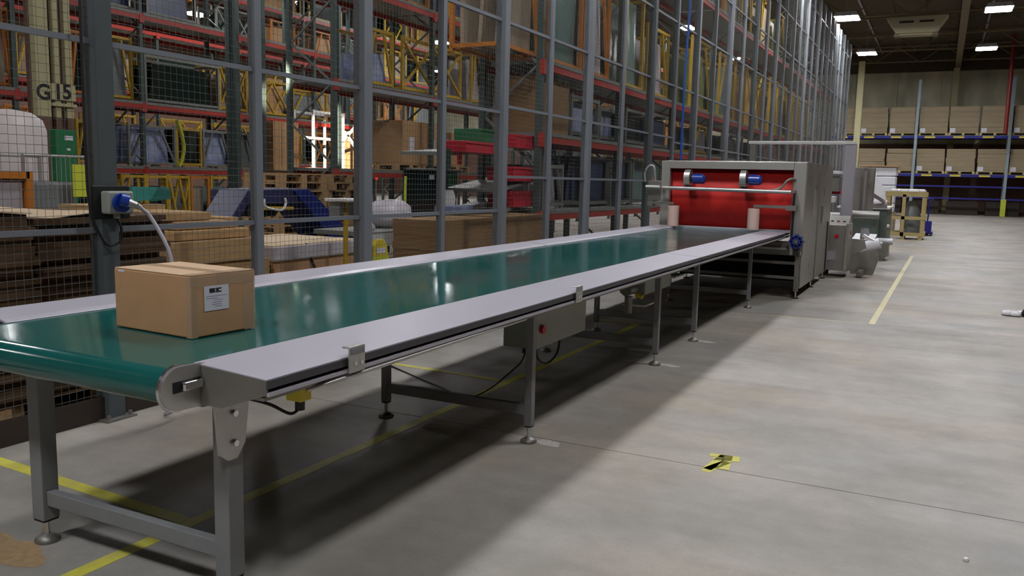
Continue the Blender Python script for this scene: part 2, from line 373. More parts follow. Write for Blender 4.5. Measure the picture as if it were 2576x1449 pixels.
# ------------------------------------------------------------------ mesh fence
FX = -4.7; ZT = 8.75; P0 = 3.58; SP = 1.341
rails_z = [1.22, 2.37, 3.42, 4.6, 5.75, 6.9, 8.05]
fence = thing('mesh_fence', 'very tall grey wire mesh fence running along behind the conveyor', 'fence', (FX, P0, 0))
wm = MB(); w = .0024
k = 0
z = .17
def wire(b, a, c, w):
    a = Vector(a); c = Vector(c); d = (c-a).normalized(); u = Vector((1, 0, 0)); r = d.cross(u).normalized()
    q = [r*w*.6, u*w*.6, -r*w*.6, -u*w*.6]
    b.add([a+p for p in q]+[c+p for p in q], [(0, 4, 5, 1), (1, 5, 6, 2), (2, 6, 7, 3), (3, 7, 4, 0)])
while z < ZT-.02: wire(wm, (0, .02, z), (0, SP-.02, z), w); z += .052
y = .05
while y < SP-.03: wire(wm, (.003, y, .15), (.003, y, ZT-.03), w); y += .05
wmesh = wm.mesh('wire_mesh', M['wire'])
def thickpost():
    b = MB(); t = .012   # rolled H section, flanges across the fence
    b.box(-.06, .06, -.06, -.045, 0, ZT).box(-.06, .06, .045, .06, 0, ZT).box(-.008, .008, -.045, .045, 0, ZT)
    b.box(.045, .06, -.045, .045, 0, ZT)
    return b
tpm = thickpost().mesh('post', M['post']); tpg = thickpost().mesh('post', M['post_green_shade'])
tnm = MB().box(-.035, .035, -.035, .035, 0, ZT).mesh('slim_post', M['post']); 
bpm = MB().box(-.11, .11, -.11, .11, 0, .012).cyl((.08, .08, .012), (.08, .08, .04), .012, 8).cyl((.08, -.08, .012), (.08, -.08, .04), .012, 8).mesh('base_plate', M['steel_dull'])
npan = 30
def fy(k): return k*SP if k <= 6 else 6*SP+(k-6)*1.465
for k in range(-1, npan+1):
    y = fy(k)
    if k % 2 == 0:
        po = obj('post', tpg if k in (0, 8, 14) else tpm, fence, (0, y, 0)); obj('base_plate', bpm, po, (0, 0, 0))  # first post takes the dark tone as shade, far from the lamps
    else: obj('slim_post', tnm, fence, (0, y, 0))
    if k < npan:
        o = obj('wire_mesh', wmesh, fence, (0, y, 0)); o.scale.y = (fy(k+1)-y)/SP; o['kind'] = 'stuff'
def railm(r=.02): return MB().box(-.02, .014, .03, SP-.03, -.017, .017).mesh('rail', M['post'])
rlm = railm()
for k in range(-1, npan):
    near = fy(k)+P0
    zs = list(rails_z)
    if 8.9 < near < 15.5: zs = [1.62, 2.45]+rails_z[2:]
    for z in zs: obj('rail', rlm, fence, (0, fy(k), z)).scale.y = (fy(k+1)-fy(k))/SP
MB().box(-.02, .02, -2.8, 6.0, 0, .15).build('kick_board', M['kick'], fence)
MB().box(-.02, .02, 6.0, 44.2, 0, .1).build('kick_board', M['post_green_shade'], fence)
# blue air hose hanging on the fence
pts = [onx(1739, -60, -4.6), onx(1735, 30, -4.6), onx(1722, 200, -4.6), onx(1712, 400, -4.6), onx(1706, 470, -4.6)]
tag(MB().tube(rod(pts), .022, 8).build('air_hose', M['bluehose']), 'bright blue air hose hanging down the tall fence', 'hose')
for (px, py, px2, py2) in ((1705, 28, 1737, 27), (1655, 338, 1716, 345)):
    pass
# power socket with plug on the first thick post
so = thing('power_socket', 'grey industrial wall socket with blue plug on black plate, on the fence post', 'socket', (-4.63, 3.58, 1.4))
MB().box(-.0, .015, -.14, .13, -.11, .1).build('back_plate', M['black'], so, .01)
MB().box(.015, .09, -.085, .10, -.075, .065).build('enclosure', M['cabinet'], so, .012)
MB().cyl((.09, .0, -.005), (.112, .0, -.005), .060, 18).build('socket_lid', M['blue'], so)
pg = MB().cyl((.11, -.02, .012), (.135, .02, 0), .044, 16).build('plug', M['blue'], so)
MB().cyl((.13, .012, -.002), (.16, .06, -.02), .03, 14, .02).cyl((.16, .06, -.02), (.17, .085, -.04), .02, 12, .014).build('plug_grip', M['steel'], pg)
MB().cyl((.05, 0, -.075), (.05, 0, -.105), .02, 12).build('gland', M['cabinet'], so)
MB().tube(rod([(.05, 0, -.1), (.05, .03, -.17), (.04, .02, -.25), (.03, -.05, -.27), (.02, -.1, -.2), (.01, -.15, -.05), (0, -.16, .4), (0, -.15, 2.5), (0, -.14, 5)]), .009, 8).build('supply_cable', M['black'], so)
cable = MB().tube(rod([(-4.46, 3.665, 1.36), (-4.44, 3.72, 1.30), (-4.34, 3.76, 1.1), (-4.30, 3.76, .9), (-4.28, 3.76, .5), (-4.32, 3.78, .1), (-4.45, 3.8, .012), (-4.6, 4.2, .012)]), .012, 8)
tag(cable.build('power_cable', M['rail']), 'grey cable drooping from the blue plug down behind the cardboard box', 'cable')

# ------------------------------------------------------------------ conveyor
cv = thing('belt_conveyor', 'long flat belt conveyor with shiny teal belt and pale metal side rails', 'conveyor', (-2.88, 7.0, 0))
X0, X1 = -3.50, -2.24; YN, YE = 1.96, 12.9; ZB = .94; R = .062
def loc(x, y, z=0): return (x+2.88, y-7.0, z)
b = MB(); prof = []
for i in range(13):
    a = PI/2+PI*i/12; prof.append((YN+R*math.cos(a), ZB-R+R*math.sin(a)))
prof2 = []
for i in range(13):
    a = -PI/2+PI*i/12; prof2.append((YE+R*math.cos(a), ZB-R+R*math.sin(a)))
loop = prof+prof2; V = []
# belt sections along x so the skin is smooth
n = len(loop)
for x in (X0, X1): V += [(x+2.88, yy-7.0, zz) for yy, zz in loop]
b.add(V, [(i, (i+1) % n, (i+1) % n+n, i+n) for i in range(n)], True)
bo = b.build('belt', M['belt'], cv)
mod = bo.modifiers.new('solid', 'SOLIDIFY'); mod.thickness = .004; mod.offset = -1
eg = bo.modifiers.new('es', 'EDGE_SPLIT'); eg.split_angle = .6
MB().cyl(loc(X0+.02, YN, ZB-R), loc(X1-.02, YN, ZB-R), R-.008, 24).build('end_roller', M['steel'], cv)
MB().box(X0+2.9, X1+2.86, YN-7+.12, YE-7-.1, ZB-.05, ZB-.012).build('bed_plate', M['steel_dull'], cv)
for (ya, yb) in ((2.05, 7.66), (7.68, 12.75)):
    # near rail: wide flange falling slightly outwards, grooved dark edge, bright lower lip
    MB().prism([(.62, .9445), (.95, .925), (.95, .917), (.62, .936)], 'y', ya-7, yb-7).build('side_rail', M['rail'], cv, .002)
    MB().box(.944, .956, ya-7, yb-7, .893, .921).build('edge_groove', M['rail_dark'], cv)
    MB().box(.94, .962, ya-7, yb-7, .868, .88).build('edge_lip', M['rail'], cv)
    MB().box(.66, .94, ya-7, yb-7, .85, .862).build('rail_underside', M['steel_dull'], cv)
    MB().box(.60, .66, ya-7, yb-7, .79, .93).build('frame_beam', M['leg'], cv)
    MB().box(-.68, -.62, ya-7, yb-7, .79, .93).build('frame_beam', M['leg'], cv)
    MB().prism([(-.61, .9445), (-.645, .956), (-.86, .968), (-.86, .955), (-.645, .944), (-.61, .935)], 'y', ya-7+(.12 if ya < 3 else 0), yb-7).build('side_rail', M['rail'], cv, .002)
    MB().box(-.866, -.854, ya-7, yb-7, .90, .968).build('edge_lip', M['rail'], cv)
# near end plates
MB().prism([(.655, .938), (.952, .921), (.952, .872), (.75, .80), (.655, .80)], 'y', -4.952, -4.944).build('rail_end_plate', M['steel_dull'], cv)
def endplate(xc, s):
    b = MB(); P = []
    for i in range(13):
        a = PI/2+PI*i/12; P.append((YN-7+.075*math.cos(a), ZB-.066+.075*math.sin(a)))
    P += [(2.16-7, .79), (2.28-7, .83), (2.28-7, .90), (2.05-7, .948)]
    b.prism(P, 'x', xc, xc+.008*s); return b.build('end_plate', M['steel'], cv)
e1 = endplate(.645, 1); endplate(-.645, -1)
MB().lathe((0, 0, 0), [(.012, 0), (.014, .012), (.008, .018)], 10).build('bolt', M['chrome'], e1).matrix_local = Matrix.Translation((.654, YN-7+.13, .885)) @ Matrix.Rotation(PI/2, 4, 'Y')
MB().box(.653, .655, YN-7-.03, YN-7+.13, .862, .900).build('slot', M['black'], e1)
MB().box(.655, .675, YN-7+.0, YN-7+.085, .866, .896).build('tension_block', M['chrome'], e1, .006)
MB().cyl((.634, YN-7, ZB-.066), (.645, YN-7, ZB-.066), .082, 28).build('end_ring', M['chrome'], cv)
MB().cyl((.655, YN-7+.105, .88), (.672, YN-7+.105, .88), .012, 10).build('nut', M['chrome'], e1)
MB().cyl((.66, YN-7+.09, .88), (.66, YN-7+.24, .905), .007, 8).build('tension_rod', M['chrome'], e1)
MB().box(.653, .66, YN-7+.1, 2.28-7, .795, .86).build('cover_plate', M['steel_dull'], e1)
MB().prism([(YN-7+.13, .80), (YN-7+.30, .80), (YN-7+.275, .62), (YN-7+.235, .57), (YN-7+.19, .57), (YN-7+.15, .60)], 'x', .662, .672).build('leg_gusset', M['steel'], cv)
for z in (.74, .63): MB().cyl((.672, YN-7+.22, z), (.684, YN-7+.22, z), .012, 10).build('bolt', M['chrome'], cv)
s_ = MB().box(.86, .93, -4.76, -4.70, .80, .865).build('connector', M['mopyel'], cv, .006)
MB().cyl((.90, -4.73, .80), (.90, -4.73, .765), .018, 12).build('connector_plug', M['black'], s_)
MB().tube(rod([(.90, -4.73, .77), (.88, -4.76, .755), (.82, -4.8, .79), (.74, -4.84, .81), (.7, -4.86, .80)]), .006, 8).build('sensor_cable', M['black'], cv)
MB().tube(rod([(.93, -4.73, .84), (.955, -4.6, .85), (.96, -4.2, .855), (.95, -3.0, .858)]), .008, 8).build('sensor_cable', M['steel'], cv)
for yy in (2.51, 4.70):
    c = MB().box(.963, .972, yy-7-.048, yy-7+.048, .865, .965).box(.935, .972, yy-7-.048, yy-7+.048, .958, .966).build('clip_bracket', M['steel'], cv, .004)
    MB().box(.9725, .974, yy-7-.04, yy-7+.04, .935, .957).build('clip_label', M['film_gy'], c)
    MB().box(.974, .9745, yy-7-.035, yy-7+.03, .949, .953).build('printed_line', M['ink2'], c)
    for d in (-.018, .02): MB().cyl((.972, yy-7+d, .90), (.979, yy-7+d, .90), .008, 10).build('bolt', M['chrome'], c)
# leg frames
def legset(y, xl, xr, t, zb=.105, cross=True, zt=.86):
    for x in (xl, xr):
        lg = MB().box(x-t/2, x+t/2, y-t/2, y+t/2, zb, zt)
        v = [(a+2.88, c-7, d) for a, c, d in lg.v]; lg.v = v
        o = lg.build('leg', M['leg'], cv, .004)
        MB().cyl(loc(x, y, .02), loc(x, y, zb+.02), .011, 10).build('threaded_rod', M['chrome'], o)
        MB().lathe(loc(x, y, 0), [(.05, 0), (.052, .012), (.03, .028), (.016, .036)], 18).build('foot_pad', M['steel_dull'], o)
        MB().box(x+2.88-t/2+.004, x+2.88+t/2-.004, y-7-t/2+.004, y-7+t/2-.004, zb-.008, zb).build('leg_cap', M['rubber'], o)
    if cross:
        MB().box(xl+2.88+t/2, xr+2.88-t/2, y-7-.02, y-7+.02, .17, .235).build('cross_bar', M['leg'], cv, .004)
legset(2.2, -3.33, -2.26, .075)
legset(4.52, -3.2, -2.14, .05)
legset(7.08, -3.2, -2.14, .05)
legset(8.38, -3.2, -2.14, .05)
legset(11.09, -3.2, -2.14, .045)
# control cabinet under the belt
cb = MB().box(.30, .55, -2.0, -1.12, .47, .79).build('control_cabinet', M['cabinet'], cv, .008)
MB().cyl((.55, -1.93, .60), (.575, -1.93, .60), .028, 14).build('switch_knob', M['crimson'], cb)
for d in (-1.7, -1.63): MB().cyl((.55, d, .72), (.562, d, .72), .016, 10).build('push_button', M['black'], cb)
for d, r in ((-1.9, .03), (-1.75, .018), (-1.6, .018), (-1.45, .014)): MB().cyl((.43, d, .47), (.43, d, .42), r, 10).build('cable_gland', M['black'], cb)
MB().tube(rod([(.43, -1.75, .43), (.43, -1.7, .34), (.43, -1.55, .28), (.43, -1.38, .32), (.43, -1.33, .42), (.43, -1.35, .47)]), .008, 8).build('loop_cable', M['black'], cb)
MB().tube(rod([(.43, -1.9, .43), (.4, -2.0, .33), (.1, -2.05, .1), (-.5, -1.6, .012), (-1.6, -1.0, .012)]), .006, 8).build('trailing_cable', M['black'], cb)
# drive motor hanging under the joint
dv = MB().box(.36, .6, .15, .95, .60, .78).build('drive_housing', M['cabinet'], cv, .01)
MB().box(.4, .62, .1, .55, .50, .515).build('drip_tray', M['white'], dv)
MB().cyl((.5, .1, .66), (.5, -.08, .66), .05, 14).build('gear_head', M['steel_dull'], dv)
MB().cyl((.5, .0, .60), (.5, .0, .45), .035, 12).build('gear_motor', M['steel_dull'], dv)
MB().cyl((.56, .02, .62), (.62, .02, .60), .022, 10).build('connector', M['mopyel'], dv)
MB().box(.42, .6, 1.1, 1.5, .66, .675).build('support_tray', M['white'], dv)

# ------------------------------------------------------------------ cardboard box on the belt
A, B_, C_ = Vector((-3.065, 2.373)), Vector((-2.589, 2.344)), Vector((-2.583, 2.669))
D_ = A+(C_-B_)
bx = thing('cardboard_box', 'brown taped cardboard box with white address label standing on the teal belt', 'box', (A.x, A.y, ZB+.003))
ang = math.atan2(B_.y-A.y, B_.x-A.x); bx.rotation_euler.z = ang
LW = (B_-A).length; LD = (C_-B_).length; HB = .247
MB().box(0, LW, 0, LD, 0, HB).build('carton', M['card'], bx, .006)
for (a, c) in ((.002, LD/2-.001), (LD/2+.001, LD-.002)): MB().box(.003, LW-.003, a, c, HB, HB+.004).build('top_flap', M['card_top'], bx, .0015)
tp = MB().box(-.0015, LW+.0015, LD/2-.03, LD/2+.03, HB+.004, HB+.0052).box(LW+.0005, LW+.0016, LD/2-.03, LD/2+.03, HB-.06, HB+.005).box(-.0016, -.0005, LD/2-.03, LD/2+.03, HB-.06, HB+.005).build('tape_strip', M['tape'], bx)
MB().box(LW+.0004, LW+.0014, .0, LD, HB-.045, HB+.001).box(LW-.05, LW+.001, 0, LD, HB+.0042, HB+.005).build('edge_tape', M['tape'], bx)
MB().box(LW-.03, LW+.0008, -.0012, -.0004, .0, HB).box(LW+.0004, LW+.0012, 0, .03, 0, HB).build('edge_tape', M['tape'], bx)
MB().box(LW+.0004, LW+.0012, LD-.06, LD, 0, HB*.9).build('edge_tape', M['tape'], bx)
MB().box(.03, .07, -.0012, -.0004, HB-.012, HB-.004).build('paper_fleck', M['label'], bx)
lb = MB().box(LW+.0014, LW+.0022, .062, .185, HB-.145, HB-.045).build('address_label', M['label'], bx)
MB().box(LW+.0022, LW+.0026, .088, .115, HB-.073, HB-.055).box(LW+.0022, LW+.0026, .117, .148, HB-.073, HB-.068).box(LW+.0022, LW+.0026, .117, .148, HB-.060, HB-.055).box(LW+.0022, LW+.0026, .12, .135, HB-.067, HB-.061).build('printed_logo', M['ink'], lb)
t = MB()
for k, (a, c) in enumerate(((.07, .178), (.07, .13), (.11, .155), (.1, .15), (.1, .145), (.115, .15))): t.box(LW+.0022, LW+.0025, a, c, HB-.088-k*.0085, HB-.0855-k*.0085)
t.build('printed_lines', M['ink2'], lb)

# ------------------------------------------------------------------ shrink tunnel
ty = 12.4
tn = thing('shrink_tunnel', 'stainless steel shrink tunnel with red entry curtain at the conveyor end', 'machine', (-2.74, ty, 0))
xl, xr = -1.04, 1.04
MB().box(xl, xl+.13, 0, .1, .62, 1.92).build('front_frame', M['steel_frame'], tn, .006)
MB().box(xr-.17, xr, 0, .1, .62, 1.92).build('front_frame', M['steel_frame'], tn, .006)
MB().box(xl+.13, xr-.17, 0, .1, 1.81, 1.92).build('front_frame', M['steel_frame'], tn, .006)
MB().box(xl+.13, xr-.17, -.01, .1, .925, .965).build('front_sill', M['rail'], tn, .004)
MB().box(xl+.0, xr-.0, .02, .1, .62, .80).build('lower_fascia', M['steel_dull'], tn, .004)
b = MB(); nx = 60; V = []
for i in range(nx+1):
    x = xl+.12+(xr-.16-xl-.12)*i/nx; d = .003*math.sin(i*.5)+.002*math.sin(i*1.3)
    V += [(x, .13+d*.4, 1.82), (x, .13+d*1.3, .95)]
b.add(V, [(2*i, 2*i+1, 2*i+3, 2*i+2) for i in range(nx)], True)
cu = b.build('red_curtain', M['red'], tn); cu['label'] = 'bright red entry curtain'
md = cu.modifiers.new('s', 'SOLIDIFY'); md.thickness = .006
MB().box(xr-.02, xr, .1, 1.5, .14, 1.91).build('side_panel', M['steel_side'], tn, .003)
MB().box(xr-.02, xr, 1.52, 3.2, .14, 1.91).build('side_panel', M['steel_side'], tn, .003)
MB().box(xl, xl+.02, .1, 3.2, .14, 1.91).build('side_panel', M['steel_side'], tn)
MB().box(xl, xr, .1, 3.2, 1.90, 1.93).build('top_panel', M['steel_side'], tn, .004)
MB().box(xl+.02, xr-.02, 3.1, 3.2, 1.0, 1.9).build('rear_panel', M['steel_dull'], tn)
MB().box(xl+.02, xr-.02, .14, 3.1, .6, .62).build('inner_floor', M['steel_dull'], tn)
MB().box(xl+.02, xr-.02, 1.2, 1.25, .12, .62).build('inner_bulkhead', M['rubber'], tn)
for x in (xl+.03, xr-.05):
    for y in (.05, 1.6, 3.1):
        lg = MB().box(x-.03, x+.03, y-.03, y+.03, .1, .62).build('leg', M['steel_dull'], tn)
        MB().cyl((x, y, .015), (x, y, .1), .012, 8).build('threaded_rod', M['chrome'], lg); MB().lathe((x, y, 0), [(.05, 0), (.05, .012), (.02, .02)], 14).build('foot_pad', M['rubber'], lg)
for z in (.27, .48): MB().box(xl+.06, xr-.08, .03, .07, z, z+.04).build('lower_bar', M['steel_dull'], tn)
for y, z0 in ((1.51, .14), (2.95, .16)): MB().box(xr-.004, xr+.012, y-(.11 if y > 2 else .02), y+.02, z0, 1.0 if y > 2 else 1.85).build('door_gasket', M['black'] if y > 2 else M['steel_dull'], tn)
MB().box(xr, xr+.006, .9, 1.15, 1.15, 1.55).build('access_plate', M['steel'], tn, .003)
MB().box(xr, xr+.03, 1.95, 2.05, 1.0, 1.3).build('door_handle', M['chrome'], tn, .01)
MB().cyl((xl+.06, -.12, 1.52), (xr-.17, -.12, 1.505), .028, 14).build('cross_pipe', M['steel'], tn)
for x in (xl+.05, xr-.14): MB().box(x-.02, x+.02, -.12, .01, 1.49, 1.53).build('pipe_bracket', M['steel_dull'], tn)
MB().tube(rod([(.6, -.12, 1.52), (.72, -.1, 1.56), (.8, -.08, 1.66), (.86, -.04, 1.69), (.9, .0, 1.67)]), .018, 8).build('conduit', M['steel_dull'], tn)
for i, x in enumerate((-.60, .21)):
    f = MB().cyl((x-.055, -.05, 1.67), (x+.03, -.05, 1.67), .125, 24).build('blower', M['steel'], tn, .006)
    MB().cyl((x+.03, -.05, 1.67), (x+.07, -.05, 1.67), .05, 14).build('blower_neck', M['black'], f)
    MB().cyl((x+.06, -.05, 1.66), (x+.21, -.05, 1.66), .072, 18).cyl((x+.21, -.05, 1.66), (x+.24, -.05, 1.66), .07, 18, .045).box(x+.09, x+.16, -.09, -.01, 1.715, 1.74).build('blower_motor', M['blue'], f)
    MB().box(x-.04, x+.04, -.08, -.02, 1.49, 1.56).build('blower_stand', M['black'], f)
for i, x in enumerate((-.78, .385)):
    r_ = MB().cyl((x, -.17, .962), (x, -.17, 1.262), .082, 24).build('guide_roller', M['roller'], tn, .004)
    MB().cyl((x, -.17, 1.262), (x, -.17, 1.285), .018, 8).build('roller_pin', M['chrome'], r_)
    e = xl-.12 if i == 0 else xr-.14
    MB().box(min(x, e), max(x, e), -.19, -.15, 1.275, 1.315).box(e-.08 if i else e-.02, e+.06, -.2, -.04, 1.25, 1.32).build('roller_arm', M['steel_dull'], tn)
MB().cyl((xr-.13, -.1, .8), (xr-.13, -.1, 1.5), .018, 10).build('guide_rod', M['black'], tn)
hw = MB().cyl((xr-.06, -.15, .82), (xr-.06, -.02, .82), .075, 20)
for k in range(8):
    a = k*PI/4; hw.cyl((xr-.06+.078*math.cos(a), -.15, .82+.078*math.sin(a)), (xr-.06+.078*math.cos(a), -.04, .82+.078*math.sin(a)), .026, 8)
hw = hw.build('drive_motor', M['blue_mc'], tn); hw['label'] = 'blue finned motor'
MB().cyl((xr-.06, -.165, .82), (xr-.06, -.15, .82), .03, 12).build('motor_hub', M['chrome'], hw)
MB().box(xr-.1, xr-.02, -.12, .02, .62, .74).build('gear_case', M['black'], hw)
MB().box(.1, .85, -.05, .0, .69, .72).build('tie_bar', M['steel'], tn)
# side box with hose at the left
sb = MB().box(xl-.2, xl, .0, .18, 1.32, 1.62).build('junction_box', M['steel_dull'], tn, .006)
MB().cyl((xl-.22, -.05, 1.53), (xl-.0, -.05, 1.53), .022, 12).build('white_pipe', M['white'], sb)
MB().tube(rod([(xl-.28, .1, 1.6), (xl-.29, .1, 1.74), (xl-.23, .1, 1.84), (xl-.15, .1, 1.82), (xl-.12, .1, 1.62)]), .018, 8).build('hose', M['steel'], sb)

# ------------------------------------------------------------------ bag sealer with gantry behind the tunnel
sl = thing('bag_sealer', 'stainless bag sealing machine with tall gantry behind the shrink tunnel', 'machine', (-2.5, 17.0, 0))
def L2(x, y, z=0): return (x+2.5, y-17.0, z)
def lbox(b, x0, x1, y0, y1, z0, z1): return b.box(x0+2.5, x1+2.5, y0-17, y1-17, z0, z1)
cabm = MB(); cabm.prism([(15.9-17, .12), (16.5-17, .12), (16.5-17, 1.02), (16.25-17, 1.08), (15.9-17, .92)], 'x', .58, 1.08)
cc = cabm.build('control_desk', M['steel_side'], sl, .006)
MB().cyl((1.08, -.80, .78), (1.11, -.80, .78), .035, 12).build('stop_button', M['crimson'], cc)
lbox(MB(), -2.0, -1.6, 15.888, 15.9, .3, .46).build('rating_plate', M['rail'], cc)
MB().cyl((.9, -1.1, .72), (.9, -1.13, .72), .04, 14).build('stop_button', M['crimson'], cc)
lbox(MB(), -1.45, -1.40, 15.85, 16.55, .1, .95).build('corner_post', M['steel'], sl)
for k in range(4): MB().box(.68+k*.1, .72+k*.1, -.98, -.92, .965+.01, .985+.01).build('key_switch', M['black'] if k % 2 else M['crimson'], cc)
lbox(MB(), -1.68, -1.48, 17.0, 17.2, 1.05, 2.40).build('gantry_post', M['rail'], sl, .008)
lbox(MB(), -3.42, -3.3, 17.0, 17.15, 1.05, 2.40).build('gantry_post', M['steel_dull'], sl, .008)
lbox(MB(), -3.45, -1.5, 16.98, 17.12, 2.38, 2.44).build('gantry_beam', M['white'], sl, .01)
lbox(MB(), -1.56, -1.2, 18.0, 18.3, 1.0, 1.98).build('film_tower', M['steel_side'], sl, .01)
MB().cyl(L2(-1.36, 17.98, 1.05), L2(-1.36, 17.98, 1.9), .06, 14).build('tower_cylinder', M['steel'], sl)
lbox(MB(), -3.4, -1.7, 16.3, 18.8, .82, 1.06).build('machine_bed', M['steel_dull'], sl, .01)
lbox(MB(), -3.4, -1.75, 16.6, 16.9, 1.3, 1.42).build('seal_bar', M['white'], sl, .01)
lbox(MB(), -3.4, -1.75, 17.3, 17.6, 1.5, 1.8).build('seal_head', M['steel_dull'], sl, .01)
lbox(MB(), -3.4, -1.75, 17.2, 17.7, 1.83, 1.89).build('upper_tray', M['whitefilm'], sl, .01)
lbox(MB(), -3.3, -1.8, 17.9, 18.4, 1.45, 1.55).build('side_shelf', M['crimson'], sl)
pl = [(-.4, .1), (.9, .1), (1.25, .35), (1.1, .62), (.7, .78), (-.4, .82)]
gp_ = [ony(a, b_, 16.75) for a, b_ in ((2138, 702), (2184, 703), (2196, 690), (2211, 652), (2206, 625), (2184, 604), (2138, 600))]
MB().prism([(p.x+2.5, p.z) for p in gp_], 'y', -.25, -.21).build('front_guard', M['steel_side'], sl, .003)
MB().prism([(p[0]+.7, p[1]) for p in pl], 'x', 1.18, 1.22).build('side_guard', M['steel_side'], sl, .003)
MB().prism([(p[0]+.7, p[1]) for p in pl], 'x', .3, .34).build('side_guard', M['steel_dull'], sl)
ra, rb_ = ony(2180, 620, 16.35), ony(2214, 612, 16.35)
f1 = MB().cyl(L2(*ra), L2(rb_.x, rb_.y, rb_.z), .10, 20).prism([(ra.x+2.5-.1, ra.z-.1), (rb_.x+2.5-.02, rb_.z-.09), (rb_.x+2.5-.1, rb_.z-.02)], 'y', -.68, -.6).build('film_roll', M['whitefilm'], sl)
MB().cyl(L2(rb_.x, rb_.y, rb_.z), L2(rb_.x+.04, rb_.y, rb_.z), .035, 12).build('roll_core', M['steel'], f1)
MB().bar(L2(*ony(2172, 592, 16.4)), L2(*ony(2200, 608, 16.3)), .05).build('roll_arm', M['white'], sl)
MB().prism([(p.x+2.5, p.z) for p in [ony(a, b_, 16.9) for a, b_ in ((2165, 582), (2185, 574), (2188, 592), (2168, 600))]], 'y', -.1, -.08).build('white_plate', M['rail'], sl)
MB().prism([(.35, .5), (1.55, .62), (1.55, .66), (.35, .56)], 'x', 1.0, 1.4).build('film_web', M['whitefilm'], sl)
MB().cyl(L2(-1.6, 17.4, 1.08), L2(-1.02, 17.4, 1.08), .07, 16).build('feed_roller', M['steel'], sl)
MB().cyl(L2(-1.5, 19.4, 1.25), L2(-1.0, 19.4, 1.25), .09, 16).build('feed_roller', M['film_w'], sl)
MB().bar(L2(-1.3, 18.4, 1.5), L2(-1.0, 19.6, 1.25), .05).build('dancer_arm', M['steel'], sl)
for x in (-1.85, -1.2): lbox(MB(), x-.04, x+.04, 16.0, 20.9, .02, .1).build('base_rail', M['steel_dull'], sl)
for x in (-3.3, -1.8):
    for y in (16.5, 18.7): lbox(MB(), x-.04, x+.04, y-.04, y+.04, 0, .82).build('leg', M['steel_dull'], sl)
st = thing('film_unwinder', 'grey-green cabinet of the film unwinding machine beside the wooden crate', 'machine', (-1.5, 21.5, 0))
MB().box(-.5, .45, -.9, 1.1, .12, 1.12).build('cabinet', M['greenmc'], st, .01)
MB().box(-.5, .3, -1.5, -.95, .1, .98).build('side_cabinet', M['greenmc'], st, .01)
MB().box(-.6, .5, -1.0, 1.15, 1.12, 1.16).build('work_top', M['white'], st)
MB().cyl((.45, -.6, .72), (.5, -.6, .72), .05, 12).build('knob', M['white'], st)
MB().cyl((.3, -1.2, .42), (.62, -1.2, .42), .07, 14).build('film_core', M['whitefilm'], st)
MB().box(.35, .55, -1.4, -.8, .1, .4).build('foot_guard', M['steel_side'], st)
for x in (-.4, .4): MB().box(x-.05, x+.05, -1.5, 1.1, 0, .12).build('base_rail', M['steel_dull'], st)

# ------------------------------------------------------------------ wooden crate, wrapped film stacks
cr = thing('wooden_crate', 'open pale timber crate with white film on top, in the aisle', 'crate', (-1.0, 29.2, 0))
for x in (-.55, .48):
    for y in (0, 1.0):
        MB().box(x, x+.12, y, y+.06, .1, 1.45).build('corner_board', M['wood_yel'], cr)
for y in (0, 1.0):
    for z, hh in ((.1, .12), (.62, .1), (1.33, .16)): MB().box(-.58, .6, y-.03, y, z, z+hh).build('slat', M['wood_yel'], cr)
MB().box(-.08, .02, -.03, 0, .1, 1.4).build('slat', M['wood_yel'], cr)
for k in range(6): MB().box(-.6, .62, -.04+k*.19, .1+k*.19, 1.46, 1.485).build('top_board', M['wood_yel'], cr)
for x in (.56,):
    for z in (.1, .62, 1.33): MB().box(x+.04, x+.07, 0, 1.05, z, z+.13).build('slat', M['wood_yel'], cr)
for x in (-.5, 0, .5): MB().box(x-.06, x+.06, 0, 1.05, 0, .1).build('skid', M['wood_yel'], cr)
tag(MB().lathe((-.82, 29.75, .1), [(.28, 0), (.3, .5), (.22, .9), (.08, 1.1)], 14).build('wrapped_roll', M['film_gy']), 'grey film wrapped roll standing inside the timber crate', 'roll')
b = MB()
for k in range(6): b.lathe((-1.35+k*.16, 29.6+.05*(k % 2), 1.485), [(.12, 0), (.13, .03), (.07, .09)], 10)
tag(b.build('film_sheet', M['whitefilm']), 'crumpled white film lying on top of the timber crate', 'film')
wp = thing('wrapped_stack', 'tall white film wrapped pallet stack behind the timber crate', 'pallet load', (-1.95, 32.5, 0))
for k in range(5): MB().box(-.52+.01*(k % 2), .5, -.5, .5, .75+k*.31, 1.05+k*.31).build('wrapped_layer', M['whitefilm'], wp, .03)
MB().box(-.7, .55, -.55, .55, 2.31, 2.35).build('top_sheet', M['card'], wp)
MB().box(-.55, .55, -.55, .55, .12, .74).build('lower_carton', M['card_far'], wp)
for x in (-.45, 0, .45): MB().box(x-.06, x+.06, -.5, .5, 0, .12).build('pallet_skid', M['wood'], wp)
wq = [ony(a, b_, 31.9) for a, b_ in ((2194, 440), (2204, 440), (2226, 478), (2229, 530), (2202, 530))]
MB().prism([(p.x+1.95, p.z) for p in wq], 'y', -.62, -.55).build('loose_film', M['whitefilm'], wp)
bp = thing('pallet_truck', 'dark blue hand pallet truck parked at the right of the timber crate', 'pallet truck', (-.22, 32.0, 0))
MB().cyl((-.15, 0, .25), (-.1, -.15, 1.2), .025, 10).build('handle_bar', M['bluebeam'], bp)
MB().tube(rod([(-.22, -.16, 1.2), (-.1, -.15, 1.27), (.02, -.16, 1.2)]), .02, 8).build('grip', M['bluebeam'], bp)
MB().box(-.28, 0, -.1, .1, .1, .5).build('pump_body', M['bluebeam'], bp)
for x in (-.3, -.02): MB().box(x-.07, x+.07, .1, 1.2, .06, .12).build('fork', M['bluebeam'], bp)
